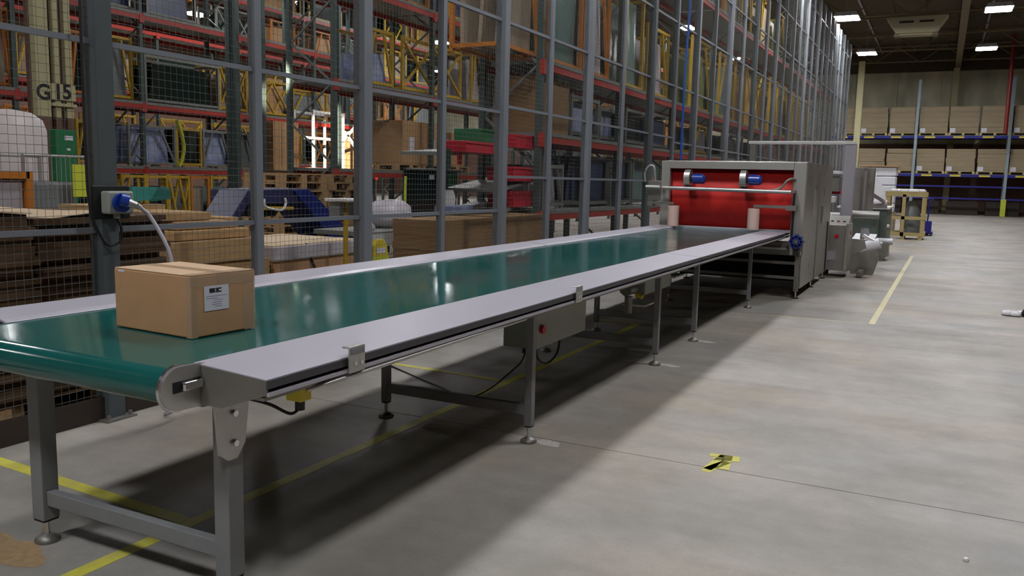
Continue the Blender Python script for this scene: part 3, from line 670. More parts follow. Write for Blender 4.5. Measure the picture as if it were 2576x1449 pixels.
MB().cyl((-.2, 0, .09), (-.08, 0, .09), .09, 14).build('wheel', M['black'], bp)

# ------------------------------------------------------------------ pallets and racks
def pallet_one(name='pallet', L=1.2, Wd=1.0, m='wood'):
    b = MB()
    for k in range(6): y = -Wd/2+k*(Wd-.12)/5; b.box(-L/2, L/2, y, y+.12, .12, .144)
    for x in (-L/2, -.07, L/2-.14):
        b.box(x, x+.14, -Wd/2, Wd/2, .10, .12); b.box(x, x+.14, -Wd/2, Wd/2, 0, .02)
        for y in (-Wd/2, -.06, Wd/2-.12): b.box(x, x+.14, y, y+.12, .02, .10)
    return b.mesh(name, M[m])
PAL = pallet_one(); PALY = pallet_one('pallet', 1.65, 1.1, 'wood_yel')
def pallet_parts(L=1.2, Wd=.8):   # with every board its own part
    db = MB().box(-L/2, L/2, 0, .12, .122, .144).mesh('deck_board', M['wood']); bl = MB().box(0, .14, 0, .12, .022, .10).mesh('block', M['wood'])
    st_ = MB().box(0, .14, -Wd/2, Wd/2, .10, .122).mesh('stringer', M['wood']); sk = MB().box(0, .14, -Wd/2, Wd/2, 0, .022).mesh('skid', M['wood'])
    r = thing('pallet', '', 'pallet')
    for k in range(5): obj('deck_board', db, r, (0, -Wd/2+k*(Wd-.12)/4, 0))
    for x in (-L/2, -.07, L/2-.14):
        obj('stringer', st_, r, (x, 0, 0)); obj('skid', sk, r, (x, 0, 0))
        for y in (-Wd/2, -.06, Wd/2-.12): obj('block', bl, r, (x, y, 0))
    return r
def rack(label, xf, y0, n, bay, depth, levels, zt, skip=(), beam='redbeam', up='rackup', alongx=False, yb=None):
    t = thing('pallet_rack', label, 'rack', (xf, y0, 0), rz=(-PI/2 if alongx else 0))
    um = MB().box(-.05, .05, -.045, .045, 0, zt).mesh('upright', M[up])
    br = MB(); z = .25; k = 0
    while z < zt-.9:
        br.bar((-.05, 0, z), (-depth+.05, 0, z+.75), .035) if k % 2 == 0 else br.bar((-depth+.05, 0, z), (-.05, 0, z+.75), .035); z += .78; k += 1
    br.bar((-.05, 0, .2), (-depth+.05, 0, .2), .035); brm = br.mesh('upright_bracing', M['deck'])
    bmh = MB().box(-.025, .025, .05, bay-.05, -.10, 0).mesh('beam', M[beam])
    cnm = MB().box(-.035, .035, -.06, .06, -.17, .05).mesh('beam_connector', M[beam])
    dkm = MB().box(-depth+.03, .09, .04, bay-.04, .002, .06).mesh('shelf_deck', M['deck'])
    fpm = MB().box(-.09, .09, -.07, .07, 0, .012).mesh('foot_plate', M[up])
    for i in range(n+1):
        u1 = obj('upright', um, t, (0, i*bay, 0)); obj('foot_plate', fpm, u1); obj('upright', um, t, (-depth, i*bay, 0)); obj('upright_bracing', brm, t, (0, i*bay, 0))
        for z in levels: obj('beam_connector', cnm, t, (.055, i*bay, z))
        if i < n:
            for z in levels:
                if (i, z) in skip: continue
                obj('beam', bmh, t, (.055, i*bay, z)); obj('beam', bmh, t, (-depth, i*bay, z)); obj('shelf_deck', dkm, t, (0, i*bay, z))
    return t
RR = rack('long dark green and red pallet rack close behind the tall fence', -5.65, 12.0, 10, 3.55, 1.0, [1.05, 2.27, 3.37, 6.1], 8.6)
RM = rack('red-beamed middle rack seen above the plywood crates and yellow stillages', -10.6, 13.2, 3, 3.5, 1.1, [1.66, 3.38, 5.25], 7.5)
RL = rack('far left red-beamed pallet rack full of windscreens and yellow stillages', -16.9, 7.9, 5, 3.05, 1.1, [1.62, 3.12, 5.15, 7.0], 8.6)
RK = rack('dark rear pallet rack half hidden behind the far left rack', -21.5, 8.5, 8, 3.3, 1.1, [1.9, 3.9, 5.7, 7.3], 8.6)
RP = rack('second red pallet rack deep behind the long fence rack', -12.6, 27.0, 6, 3.5, 1.1, [1.6, 3.4, 5.3, 7.0], 8.6)
# blue rack on the back wall
rb = thing('pallet_rack', 'blue-beamed pallet rack along the back wall holding cardboard stacks', 'rack', (-6.87, 59.6, 0))
bay = 5.13
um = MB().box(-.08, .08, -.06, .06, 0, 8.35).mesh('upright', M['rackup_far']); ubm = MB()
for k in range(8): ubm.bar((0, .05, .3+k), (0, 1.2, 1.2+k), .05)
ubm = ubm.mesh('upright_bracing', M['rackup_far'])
for i in range(4):
    obj('upright', um, rb, (i*bay, 0, 0)); obj('upright', um, rb, (i*bay, 1.3, 0)); obj('upright_bracing', ubm, rb, (i*bay, 0, 0))
    if i < 3:
        for z in (4.88, 2.52):
            MB().box(i*bay+.08, (i+1)*bay-.08, -.05, .03, z-.16, z).build('beam', M['bluebeam'], rb); MB().box(i*bay+.08, (i+1)*bay-.08, 1.27, 1.35, z-.16, z).build('beam', M['bluebeam'], rb)
            for k in range(3): MB().box(i*bay+.5+k*1.6, i*bay+1.1+k*1.6, -.06, -.05, z-.14, z-.03).build('capacity_label', M['mopyel'], rb)
            MB().box(i*bay+.08, (i+1)*bay-.08, 0, 1.3, z, z+.03).build('shelf_deck', M['deck'], rb)
        for z in (1.82, 1.08): MB().box(i*bay+.08, (i+1)*bay-.08, -.05, .03, z-.1, z).build('beam', M['bluebeam'], rb)
MB().box(2*bay-.14, 2*bay+.14, -.2, -.06, 0, 1.05).build('post_guard', M['lime'], rb)
stackm = {}
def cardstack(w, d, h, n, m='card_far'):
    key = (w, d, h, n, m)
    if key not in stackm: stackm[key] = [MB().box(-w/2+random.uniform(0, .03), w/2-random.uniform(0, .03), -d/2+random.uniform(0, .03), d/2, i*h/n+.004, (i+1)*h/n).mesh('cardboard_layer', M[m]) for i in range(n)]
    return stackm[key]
k = 0
tagm = MB().box(0, .3, -.012, 0, 0, .28).mesh('paper_tag', M['label'])
for lv, z, hh in ((0, 4.92, 1.62), (1, 2.56, 1.38)):
    for i in range(9):
        px_ = (-5.95+1.71*i)+ (.03 if i % 3 == 0 else 0)
        if px_ > 6: continue
        nm = ('upper', 'lower')[lv]
        po = obj('pallet', PALY, None, (px_, 60.3, z)); tag(po, 'pale pallet under a cardboard stack, %s from the left on the %s blue shelf' % (ORD[i], nm), 'pallet', 'pallets on the back rack')
        t = thing('cardboard_stack', 'stack of flat brown cardboard, %s from the left on the %s blue shelf' % (ORD[i], nm), 'cardboard stack', (px_, 60.3, z+.145), group='cardboard stacks on the back rack')
        for j, me in enumerate(cardstack(1.62, 1.1, hh, 5)): obj('cardboard_layer', me, t, (random.uniform(-.02, .02), random.uniform(-.02, .02), 0), random.uniform(-.01, .01))
        if lv == 0 or i > 2: obj('paper_tag', tagm, t, (-.75, -.57, .02))
# dark stored goods on the floor of the blue rack
for i in range(5):
    x = -3.2+i*2.2
    tag(MB().box(x-.9, x+.9, 60.2, 61.4, 0, .85).build('dark_crate', M['kick'], None, .02), 'dark low crate under the blue rack, %s from the left' % ORD[i], 'crate', 'dark crates under the blue rack')

# ------------------------------------------------------------------ stillages and rack goods
barc = {}
def stillage(name, label, x, y, z, wy, dx, h, fm='yellow', content='glass_dk', style='A', n=4, ch=None, group=None, rz=0, cm2=None):
    """steel A-frame stillage; long side along y"""
    t = thing(name, label, 'stillage', (x, y, z), rz, group)
    k = (round(wy, 2), round(dx, 2), round(h, 2), fm, style)
    if k not in barc:
        r = .06; P = []
        P.append(('post', MB().box(-r/2, r/2, -r/2, r/2, 0, h).mesh('post', M[fm]), [(sx*dx/2, sy*wy/2, 0) for sx in (-1, 1) for sy in (-1, 1)]))
        P.append(('long_rail', MB().box(-r/2, r/2, -wy/2, wy/2, 0, r).mesh('long_rail', M[fm]), [(dx/2, 0, .05), (-dx/2, 0, .05), (dx/2, 0, h-.08), (-dx/2, 0, h-.08)]))
        P.append(('cross_rail', MB().box(-dx/2, dx/2, -r/2, r/2, 0, r).mesh('cross_rail', M[fm]), [(0, wy/2, .05), (0, -wy/2, .05), (0, wy/2, h-.08)]))
        if style == 'A':
            P.append(('brace', MB().bar((0, -wy/2, .1), (0, -wy*.18, h-.1), r*.8, up=(1, 0, 0)).mesh('brace', M[fm]), [(dx/2, 0, 0)]))
            P.append(('brace', MB().bar((0, wy/2, .1), (0, wy*.18, h-.1), r*.8, up=(1, 0, 0)).mesh('brace', M[fm]), [(dx/2, 0, 0)]))
        elif style == 'X':
            P.append(('brace', MB().bar((0, -wy/2, .1), (0, 0, h-.1), r*.8, up=(1, 0, 0)).mesh('brace', M[fm]), [(dx/2, 0, 0), (dx/2, wy/2, 0)]))
            P.append(('brace', MB().bar((.03, 0, .1), (.03, -wy/2, h-.1), r*.8, up=(1, 0, 0)).mesh('brace', M[fm]), [(dx/2, 0, 0), (dx/2, wy/2, 0)]))
        barc[k] = P
    for nm, me, locs in barc[k]:
        for l in locs: obj(nm, me, t, l)
    ch = ch or h*.82
    if content:
        kk = ('c', round(wy, 2), round(ch, 2), content)
        if kk not in barc: barc[kk] = MB().prism([(-wy*.42, .1), (wy*.42, .1), (wy*.36, ch), (-wy*.36, ch)], 'x', -.03, .03).mesh('stored_panel', M[content])
        for i in range(n): 
            o = obj('stored_panel', barc[kk] if not (cm2 and i == n-1) else barc[kk], t, (-dx*.35+dx*.7*i/max(n-1, 1), 0, 0)); o.rotation_euler.y = random.uniform(-.08, .05)
    return t
CN = {'glass_dk': 'dark green glass panes', 'glass_gn': 'grey-green glass sheets', 'film_w': 'white film-wrapped panels', 'film_b': 'blue film-wrapped panels', 'film_dk': 'navy wrapped panels',
      'film_gy': 'grey wrapped panels', 'beige': 'beige sheets', 'film_yg': 'yellow-green wrapped panels', 'ply': 'plywood sheets', None: 'nothing inside'}
FC = {'yellow': 'yellow', 'orange': 'orange', 'white': 'white', 'deck': 'grey'}
used = {}
def on_shelf(rackname, xf, level, z, px0, px1, h, fm, content, style='A', n=4, dx=.8, ch=None, off=.55, py=240):
    y0 = onx(px0, py, xf).y; y1 = onx(px1, py, xf).y
    lab = '%s stillage of %s, %s, %s' % (FC[fm], CN[content], level, rackname)
    used[lab] = used.get(lab, 0)+1
    if used[lab] > 1: lab = lab+', '+ORD[used[lab]-1]+' along'
    return stillage('stillage', lab, xf-off, (y0+y1)/2, z+.062, max(.5, y1-y0), dx, h, fm, content, style, n, ch, group='stillages on the '+rackname)
# long rack near fence, level 3 (z 3.37): tall goods
F_ = 'long fence rack'
on_shelf(F_, -5.65, 'shelf above head height', 3.37, 1282, 1375, 2.3, 'orange', 'beige', 'A', 3, ch=2.0, py=60)
on_shelf(F_, -5.65, 'shelf above head height', 3.37, 1398, 1482, 2.2, 'orange', 'glass_gn', 'N', 3, ch=1.9, py=60)
on_shelf(F_, -5.65, 'shelf above head height', 3.37, 1488, 1550, 2.1, 'orange', 'film_w', 'A', 5, ch=1.6, py=60)
on_shelf(F_, -5.65, 'shelf above head height', 3.37, 1592, 1632, 1.9, 'yellow', 'glass_gn', 'N', 3, ch=1.75, py=120)
on_shelf(F_, -5.65, 'shelf above head height', 3.37, 1643, 1695, 1.5, 'yellow', 'film_w', 'A', 4, py=160)
on_shelf(F_, -5.65, 'shelf above head height', 3.37, 1752, 1800, 1.8, 'yellow', 'film_yg', 'A', 3, py=200)
on_shelf(F_, -5.65, 'shelf above head height', 3.37, 1822, 1862, 1.8, 'yellow', 'glass_gn', 'A', 4, py=200)
on_shelf(F_, -5.65, 'shelf above head height', 3.37, 1885, 1925, 1.9, 'yellow', 'ply', 'X', 2, py=240)
for a, c in ((1945, 1965), (1975, 1992), (2002, 2018), (2028, 2040)): on_shelf(F_, -5.65, 'shelf above head height', 3.37, a, c, 2.0, 'yellow', random.choice(['film_gy', 'film_yg', 'beige']), 'A', 3, py=250)
for a, c, m_ in ((1700, 1745, 'beige'), (1800, 1830, 'film_w'), (1835, 1862, 'film_gy'), (1875, 1900, 'glass_gn'), (1925, 1945, 'beige'), (1965, 1985, 'film_yg')): on_shelf(F_, -5.65, 'topmost shelf', 6.1, a, c, 1.7, 'yellow' if a % 2 else 'orange', m_, 'A', 4, py=60)
# second shelf of the long rack
on_shelf(F_, -5.65, 'shelf at eye height', 2.27, 1455, 1520, .75, 'deck', 'film_b', 'N', 4, py=330)
on_shelf(F_, -5.65, 'shelf at eye height', 2.27, 1525, 1570, .65, 'deck', 'film_b', 'N', 4, py=330)
on_shelf(F_, -5.65, 'shelf at eye height', 2.27, 1590, 1640, .75, 'deck', 'glass_dk', 'N', 4, py=330)
on_shelf(F_, -5.65, 'shelf at eye height', 2.27, 1655, 1700, .8, 'deck', 'film_dk', 'N', 4, py=330)
on_shelf(F_, -5.65, 'shelf at eye height', 2.27, 1760, 1800, .8, 'yellow', 'film_gy', 'A', 4, py=330)
on_shelf(F_, -5.65, 'shelf at eye height', 2.27, 1830, 1880, .8, 'deck', 'glass_dk', 'N', 4, py=330)
on_shelf(F_, -5.65, 'shelf at eye height', 2.27, 1900, 1945, .8, 'deck', 'film_dk', 'N', 4, py=330)
on_shelf(F_, -5.65, 'shelf at waist height', 1.05, 1392, 1432, .75, 'deck', 'film_w', 'A', 3, py=480)
on_shelf(F_, -5.65, 'shelf at waist height', 1.05, 1490, 1545, .95, 'deck', 'film_dk', 'N', 5, ch=.93, py=480)
on_shelf(F_, -5.65, 'shelf at waist height', 1.05, 1550, 1600, .95, 'deck', 'film_dk', 'N', 5, ch=.93, py=480)
on_shelf(F_, -5.65, 'shelf at waist height', 1.05, 1605, 1650, .95, 'deck', 'glass_gn', 'N', 5, ch=.93, py=480)
# middle rack
Mn = 'middle rack'
on_shelf(Mn, -10.6, 'middle shelf', 3.38, 1026, 1170, 1.2, 'yellow', None, 'X', 2, py=200)
on_shelf(Mn, -10.6, 'middle shelf', 3.38, 935, 1000, 1.2, 'yellow', 'film_b', 'A', 2, py=200, ch=.7)
on_shelf(Mn, -10.6, 'middle shelf', 3.38, 1198, 1228, 1.35, 'yellow', 'film_w', 'A', 3, py=200)
on_shelf(Mn, -10.6, 'top shelf', 5.25, 1140, 1185, 1.3, 'yellow', 'film_dk', 'A', 3, py=20)
on_shelf(Mn, -10.6, 'top shelf', 5.25, 1040, 1090, 1.3, 'orange', 'glass_gn', 'A', 3, py=20)
# far left rack
Ln = 'far left rack'
on_shelf(Ln, -16.9, 'middle shelf', 3.12, -25, 36, 1.6, 'orange', 'beige', 'A', 2, py=170)
on_shelf(Ln, -16.9, 'middle shelf', 3.12, 190, 240, 1.4, 'orange', 'glass_dk', 'A', 2, py=170)
on_shelf(Ln, -16.9, 'middle shelf', 3.12, 266, 340, 1.45, 'yellow', 'film_gy', 'A', 2, py=170)
on_shelf(Ln, -16.9, 'middle shelf', 3.12, 375, 558, 1.15, 'deck', 'glass_dk', 'N', 6, py=170)
on_shelf(Ln, -16.9, 'middle shelf', 3.12, 562, 628, 1.2, 'yellow', 'beige', 'X', 3, py=170)
on_shelf(Ln, -16.9, 'middle shelf', 3.12, 655, 735, 1.0, 'yellow', 'ply', 'X', 2, py=200)
on_shelf(Ln, -16.9, 'middle shelf', 3.12, 745, 830, .9, 'yellow', 'film_gy', 'A', 2, py=200)
on_shelf(Ln, -16.9, 'top shelf', 5.15, 260, 350, 1.2, 'deck', 'film_dk', 'A', 3, py=20)
on_shelf(Ln, -16.9, 'top shelf', 5.15, 380, 500, 1.3, 'deck', 'film_dk', 'N', 4, py=20)
on_shelf(Ln, -16.9, 'top shelf', 5.15, 20, 80, 1.3, 'yellow', 'film_gy', 'A', 3, py=20)
on_shelf(Ln, -16.9, 'lowest shelf', 1.62, 335, 450, 1.0, 'deck', 'film_b', 'A', 3, ch=.95, py=370)
on_shelf(Ln, -16.9, 'lowest shelf', 1.62, 455, 515, 1.0, 'yellow', 'glass_dk', 'N', 4, ch=.95, py=370)
on_shelf(Ln, -16.9, 'lowest shelf', 1.62, 522, 590, 1.0, 'deck', 'film_b', 'A', 3, ch=.95, py=370)
on_shelf(Ln, -16.9, 'lowest shelf', 1.62, 595, 650, 1.0, 'deck', 'film_gy', 'A', 3, ch=.9, py=370)
on_shelf(Ln, -16.9, 'lowest shelf', 1.62, 206, 260, 1.0, 'yellow', 'glass_dk', 'A', 3, ch=.9, py=370)
# behind, deep rack
Kn = 'rear dark rack'
for lv, z in (('lowest shelf', 1.9), ('second shelf', 3.9), ('third shelf', 5.7), ('topmost shelf', 7.3)):
    for i in range(11):
        y = 10+i*2.35; fm = random.choice(['yellow', 'yellow', 'orange', 'deck']); ct = random.choice(['beige', 'film_gy', 'glass_dk', 'ply', 'film_yg', 'beige'])
        lab = '%s stillage of %s, %s, %s from the left, rear dark rack' % (FC[fm], CN[ct], lv, ORD[i])
        stillage('stillage', lab, -22.05, y, z+.062, random.choice([1.2, 1.6, 1.9]), .8, 1.25, fm, ct, random.choice(['A', 'X', 'N']), 3, group='stillages on the rear dark rack')
for lv, z in (('lowest shelf', 1.6), ('second shelf', 3.4), ('third shelf', 5.3)):
    for i in range(8):
        y = 28.2+i*2.5; fm = random.choice(['yellow', 'orange', 'deck']); ct = random.choice(['film_w', 'film_gy', 'glass_gn', 'beige'])
        stillage('stillage', '%s stillage of %s, %s, %s along, deep second rack' % (FC[fm], CN[ct], lv, ORD[i]), -13.15, y, z+.062, 1.8, .8, 1.3, fm, ct, 'A', 3, group='stillages on the deep second rack')
# floor stillages under the far left rack
for i, (a, c, fm, ct, st_) in enumerate(((210, 250, 'yellow', 'glass_dk', 'A'), (288, 345, 'yellow', 'beige', 'A'), (350, 400, 'yellow', 'glass_dk', 'N'), (405, 455, 'yellow', 'film_gy', 'X'), (462, 505, 'orange', 'beige', 'N'), (512, 565, 'yellow', 'glass_gn', 'N'), (580, 640, 'orange', 'beige', 'X'))):
    y0 = onx(a, 470, -16.4).y; y1 = onx(c, 470, -16.4).y
    stillage('stillage', '%s floor stillage of %s, %s from left, under far left rack' % (FC[fm], CN[ct], ORD[i]), -16.6, (y0+y1)/2, 0, y1-y0, .9, 1.5, fm, ct, st_, 3, group='floor stillages at the far left rack')
# stillage coloured white for sun glare on yellow steel, and plywood
c0 = onx(785, 372, -16.2); c1 = onx(860, 372, -16.2)
sw = stillage('stillage', 'brightly sunlit stillage, its yellow steel whitened for glare, above the pallet stack', -16.5, (c0.y+c1.y)/2, 1.67, c1.y-c0.y, .7, 1.75, 'white', None, 'N')
MB().bar((.4, (c1.y-c0.y)/2, 1.2), (.4, (c1.y-c0.y)/2+1.3, .15), .07).build('brace', M['white'], sw)
MB().bar((.4, (c1.y-c0.y)/2, 1.0), (.4, (c1.y-c0.y)/2+.7, 1.5), .07).build('brace', M['white'], sw)
MB().box(.35, .42, -(c1.y-c0.y)/2-.4, (c1.y-c0.y)/2, .9, .98).build('cross_rail', M['white'], sw)
for k, (a, c) in enumerate(((905, 985), (480+200, 745))):
    ya, yb_ = onx(a, 400, -16.6).y, onx(c, 400, -16.6).y
    t = thing('plywood_crate', 'plywood crate '+('glowing in the sunlight right of the pale stillage' if k == 0 else 'in the shade left of the pale stillage'), 'crate', (-16.9, (ya+yb_)/2, 1.67))
    for j in range(3): MB().box(-.4, .4, -(yb_-ya)/2+j*(yb_-ya)/3+.01, -(yb_-ya)/2+(j+1)*(yb_-ya)/3-.01, .1, 1.35).build('plywood_panel', M['ply'], t)
    MB().box(-.42, .42, -(yb_-ya)/2, (yb_-ya)/2, 0, .1).build('base_frame', M['wood'], t)
# cartons on pallets on the middle rack lowest shelf
for i, (a, c, hh) in enumerate(((1008, 1052, .95), (1056, 1108, .95), (1130, 1165, .8))):
    ya, yb_ = onx(a, 400, -10.7).y, onx(c, 400, -10.7).y
    po = obj('pallet', PAL, None, (-11.15, (ya+yb_)/2, 1.722), PI/2); tag(po, 'pallet under a beige carton, %s on the middle rack lowest shelf' % ORD[i], 'pallet')
    t = thing('large_carton', 'beige carton with white sticker, %s from left on the middle rack lowest shelf' % ORD[i], 'box', (-11.15, (ya+yb_)/2, 1.867), group='cartons on the middle rack')
    MB().box(-.5, .5, -(yb_-ya)/2, (yb_-ya)/2, 0, hh).build('carton', M['ply'], t, .01); MB().box(.5, .506, -.1, .1, .3, .6).build('sticker', M['label'], t)
    MB().box(-.5, .5, -.03, .03, hh, hh+.003).build('tape_strip', M['tape'], t)
# boards standing on the near end of the long rack
t = thing('board_stack', 'tall stack of beige chipboard sheets on the near end of the long rack', 'board stack', (-6.15, 12.75, 2.32))
for k in range(9): MB().box(-.4, .4, -.62+.006*k, .62, k*.1+.002, (k+1)*.1).build('board', M['board'], t)

# ------------------------------------------------------------------ goods behind the fence, left to right
# big stacks of flat cardboard on pallets
def bigstack(label, cx, cy, wx, wy, h, n, seed, lift=.145):
    rnd = random.Random(seed)
    t = thing('cardboard_stack', label, 'cardboard stack', (cx, cy, lift))
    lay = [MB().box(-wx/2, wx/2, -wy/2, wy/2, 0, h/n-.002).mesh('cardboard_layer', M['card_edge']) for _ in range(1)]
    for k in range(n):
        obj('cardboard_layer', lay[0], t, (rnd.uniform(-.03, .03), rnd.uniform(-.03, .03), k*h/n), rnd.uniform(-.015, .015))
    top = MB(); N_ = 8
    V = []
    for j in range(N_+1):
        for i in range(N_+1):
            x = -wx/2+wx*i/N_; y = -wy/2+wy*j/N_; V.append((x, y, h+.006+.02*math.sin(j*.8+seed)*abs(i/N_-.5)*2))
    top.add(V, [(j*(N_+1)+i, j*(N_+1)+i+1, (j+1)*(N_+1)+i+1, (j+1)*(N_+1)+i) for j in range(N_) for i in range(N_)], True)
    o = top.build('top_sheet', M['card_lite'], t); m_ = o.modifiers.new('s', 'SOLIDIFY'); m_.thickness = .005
    return t
proto = pallet_parts(1.5, 1.15); proto['label'] = 'pallet under the nearest stack of flat cardboard behind the fence'; proto.location = (-5.55, 2.35, 0); proto.rotation_euler.z = PI/2
p2 = copy_tree(proto); p2['label'] = 'pallet under the cardboard stack seen behind the socket post'; p2.location = (-5.6, 3.82, 0)
proto['group'] = p2['group'] = 'pallets under the cardboard behind the fence'
bigstack('large stack of flat brown cardboard behind the fence at the picture edge', -5.6, 2.55, 1.3, 1.45, 1.17, 30, 3)
bigstack('large stack of flat brown cardboard behind the fence post with the socket', -5.62, 3.80, 1.25, 1.0, 1.14, 30, 5)
# timber crates / lumber
t = thing('timber_stack', 'stack of sawn pale timber beams between the cardboard and the white-lidded box', 'timber', (-5.45, 5.0, 0))
def beamrow(x0, x1, y0, y1, z0, z1, m='wood'): MB().box(x0, x1, y0, y1, z0, z1).build('timber_beam', M[m], t, .006)
for k in range(4): beamrow(-.7, .2, -.35+k*.22, -.15+k*.22, .72, .86)
beamrow(-.05, .22, -.55, .62, .60, .86, 'ply'); beamrow(.0, .24, -.6, .5, .865, 1.05); beamrow(-.5, -.05, -.5, .5, .865, 1.0)
for k in range(5): beamrow(-.55+k*.15, -.42+k*.15, -.38, .3+.03*k, 1.055, 1.13)
for k in range(4): beamrow(-.5+k*.16, -.36+k*.16, -.30, .22, 1.135, 1.2)
for k in range(3): beamrow(-.5+k*.2, -.32+k*.2, -.34, .1, 1.205, 1.27)
beamrow(-.3, .1, .24, .38, 1.135, 1.22)
MB().box(-.75, .25, -.65, .66, .12, .595).build('lower_carton', M['card'], t, .01)
for x in (-.6, -.2, .15): MB().box(x-.06, x+.06, -.6, .6, 0, .12).build('skid', M['wood'], t)
# white-lidded box
q0 = onx(690, 625, -5.35); q1 = onx(858, 600, -5.35); zt = .97
t = thing('lidded_pallet_box', 'brown cardboard pallet box with white lid behind the slim fence post', 'pallet box', (-5.9, 6.48, 0))
MB().box(-.5, .5, -.62, .62, .14, .86).build('carton', M['card'], t, .01)
MB().box(-.53, .53, -.65, .65, .80, .93).build('white_lid', M['film_w'], t, .01)
MB().box(-.52, .52, -.64, .64, .93, .94).build('lid_sheet', M['card_lite'], t)
MB().box(.24, .46, -.626, -.62, .56, .76).build('green_label', M['green'], t); MB().box(.24, .46, -.626, -.62, .40, .555).build('white_label', M['label'], t)
for x in (-.4, 0, .4): MB().box(x-.06, x+.06, -.6, .6, 0, .14).build('skid', M['wood'], t)
MB().bar((.51, -.2, .94), (.53, .12, .3), .03, .01).build('strap', M['kick'], t)
# yellow stand with light tray
q = onx(845, 560, -5.25)
t = thing('yellow_stand', 'yellow pole stand with white tilted tray behind the white-lidded box', 'stand', (-5.2, 6.65, 0))
MB().cyl((0, 0, .02), (0, 0, 1.34), .025, 12).build('pole', M['yellow'], t); MB().box(-.14, .14, -.16, .16, 1.34, 1.37).build('tray', M['white'], t, .008)
MB().box(-.12, .0, -.1, .14, 1.16, 1.33).build('hanging_sheet', M['film_gy'], t); MB().cyl((0, 0, 0), (0, 0, .025), .18, 20).build('base', M['yellow'], t)
MB().cyl((0, 0, .6), (0, 0, .63), .04, 12).build('collar', M['yellow'], t)
# teal folded card
tl = thing('teal_carton', 'flat teal folded carton lying on the cardboard behind the socket', 'carton', (-6.1, 4.75, 0))
q = [onx(332, 470, -6.3), onx(425, 472, -6.3), onx(428, 500, -6.3), onx(335, 507, -6.3)]
MB().prism([(p.y-4.75, p.z) for p in q], 'x', -.42, -.2).build('outer_panel', M['teal'], tl)
q = [onx(380, 507, -6.29), onx(398, 472, -6.29), onx(426, 474, -6.29), onx(428, 500, -6.29)]
MB().prism([(p.y-4.75, p.z) for p in q], 'x', -.2, -.18).build('flap', M['teal_dk'], tl)
MB().box(-.5, -.1, -.15, .6, 0, 1.3).build('support_trestle', M['wood'], tl)
# blue gooseneck conveyor
def px(pts, X): return [(onx(a, b_, X).y, onx(a, b_, X).z) for a, b_ in pts]
gx = -8.2
t = thing('gooseneck_conveyor', 'dark blue gooseneck incline conveyor behind the white-lidded box', 'machine', (gx, 9.0, 0))
def gp(name, pts, m, x0, x1):
    P = [(a-9.0, b_) for a, b_ in px(pts, gx)]; return MB().prism(P, 'x', x0, x1).build(name, M[m], t, .008)
gp('top_hood', [(628, 478), (765, 474), (790, 505), (745, 512), (625, 512)], 'blue_dk', -.7, .0)
gp('left_chute', [(580, 546), (603, 546), (640, 482), (622, 478)], 'blue_dk', -.5, .02)
gp('right_chute', [(735, 478), (772, 474), (905, 610), (900, 650), (862, 640)], 'blue_mc', -.6, .03)
gp('side_plate', [(628, 512), (720, 512), (700, 545), (630, 545)], 'black', -.6, -.05)
gp('lower_frame', [(600, 590), (880, 620), (880, 640), (600, 605)], 'rubber', -.6, 0)
gp('belt_band', [(650, 520), (740, 520), (740, 528), (650, 530)], 'yellow', -.05, .0)
for a in (-.6, 1.0, 2.6): MB().box(-.4, -.34, a, a+.07, 0, 1.1).build('leg', M['black'], t)
MB().tube(rod([(.03, *px([(655, 505)], gx)[0]), ]+[(.05, a, b_) for a, b_ in px([(658, 522), (690, 535), (708, 515), (705, 498)], gx)]) if False else rod([(.05, a-9.0, b_) for a, b_ in px([(657, 500), (662, 520), (700, 528), (712, 512), (710, 498)], gx)]), .018, 8).build('handle', M['white'], t)
bl = thing('blue_frame', 'low dark blue steel frame behind the yellow bottle-shaped sign', 'machine', (-7.2, 8.6, 0))
for k in range(3): MB().box(-.4, .4, -.6+k*.5, -.5+k*.5, .3, .75).build('cross_member', M['blue_mc'], bl)
MB().box(-.45, .45, -.7, 1.0, .55, .68).build('side_beam', M['blue_dk'], bl); MB().box(-.45, .45, -.7, 1.0, 0, .3).build('base', M['black'], bl)
# euro pallet stack
r = pallet_parts(1.2, .8); r.location = (-10.2, 11.4, 0); r.rotation_euler.z = PI/2
r['label'] = 'pale wooden pallet at the bottom of the pallet stack'; r['group'] = 'stacked empty pallets'
for j in range(2):
    for k in range(11):
        if j == 0 and k == 0: continue
        c = copy_tree(r) if False else None
        c = r.copy(); COL.objects.link(c)
        for ch in r.children: d = ch.copy(); COL.objects.link(d); d.parent = c
        c.location = (-10.2+random.uniform(-.03, .03), 11.4+j*1.28+random.uniform(-.03, .03), k*.146); c.rotation_euler.z = PI/2+random.uniform(-.02, .02)
        c['label'] = 'empty wooden pallet, %s from the bottom of the %s pallet stack' % (ORD[k], ('left', 'right')[j])
        c['group'] = 'stacked empty pallets'
r['label'] = 'empty wooden pallet, first from the bottom of the left pallet stack'
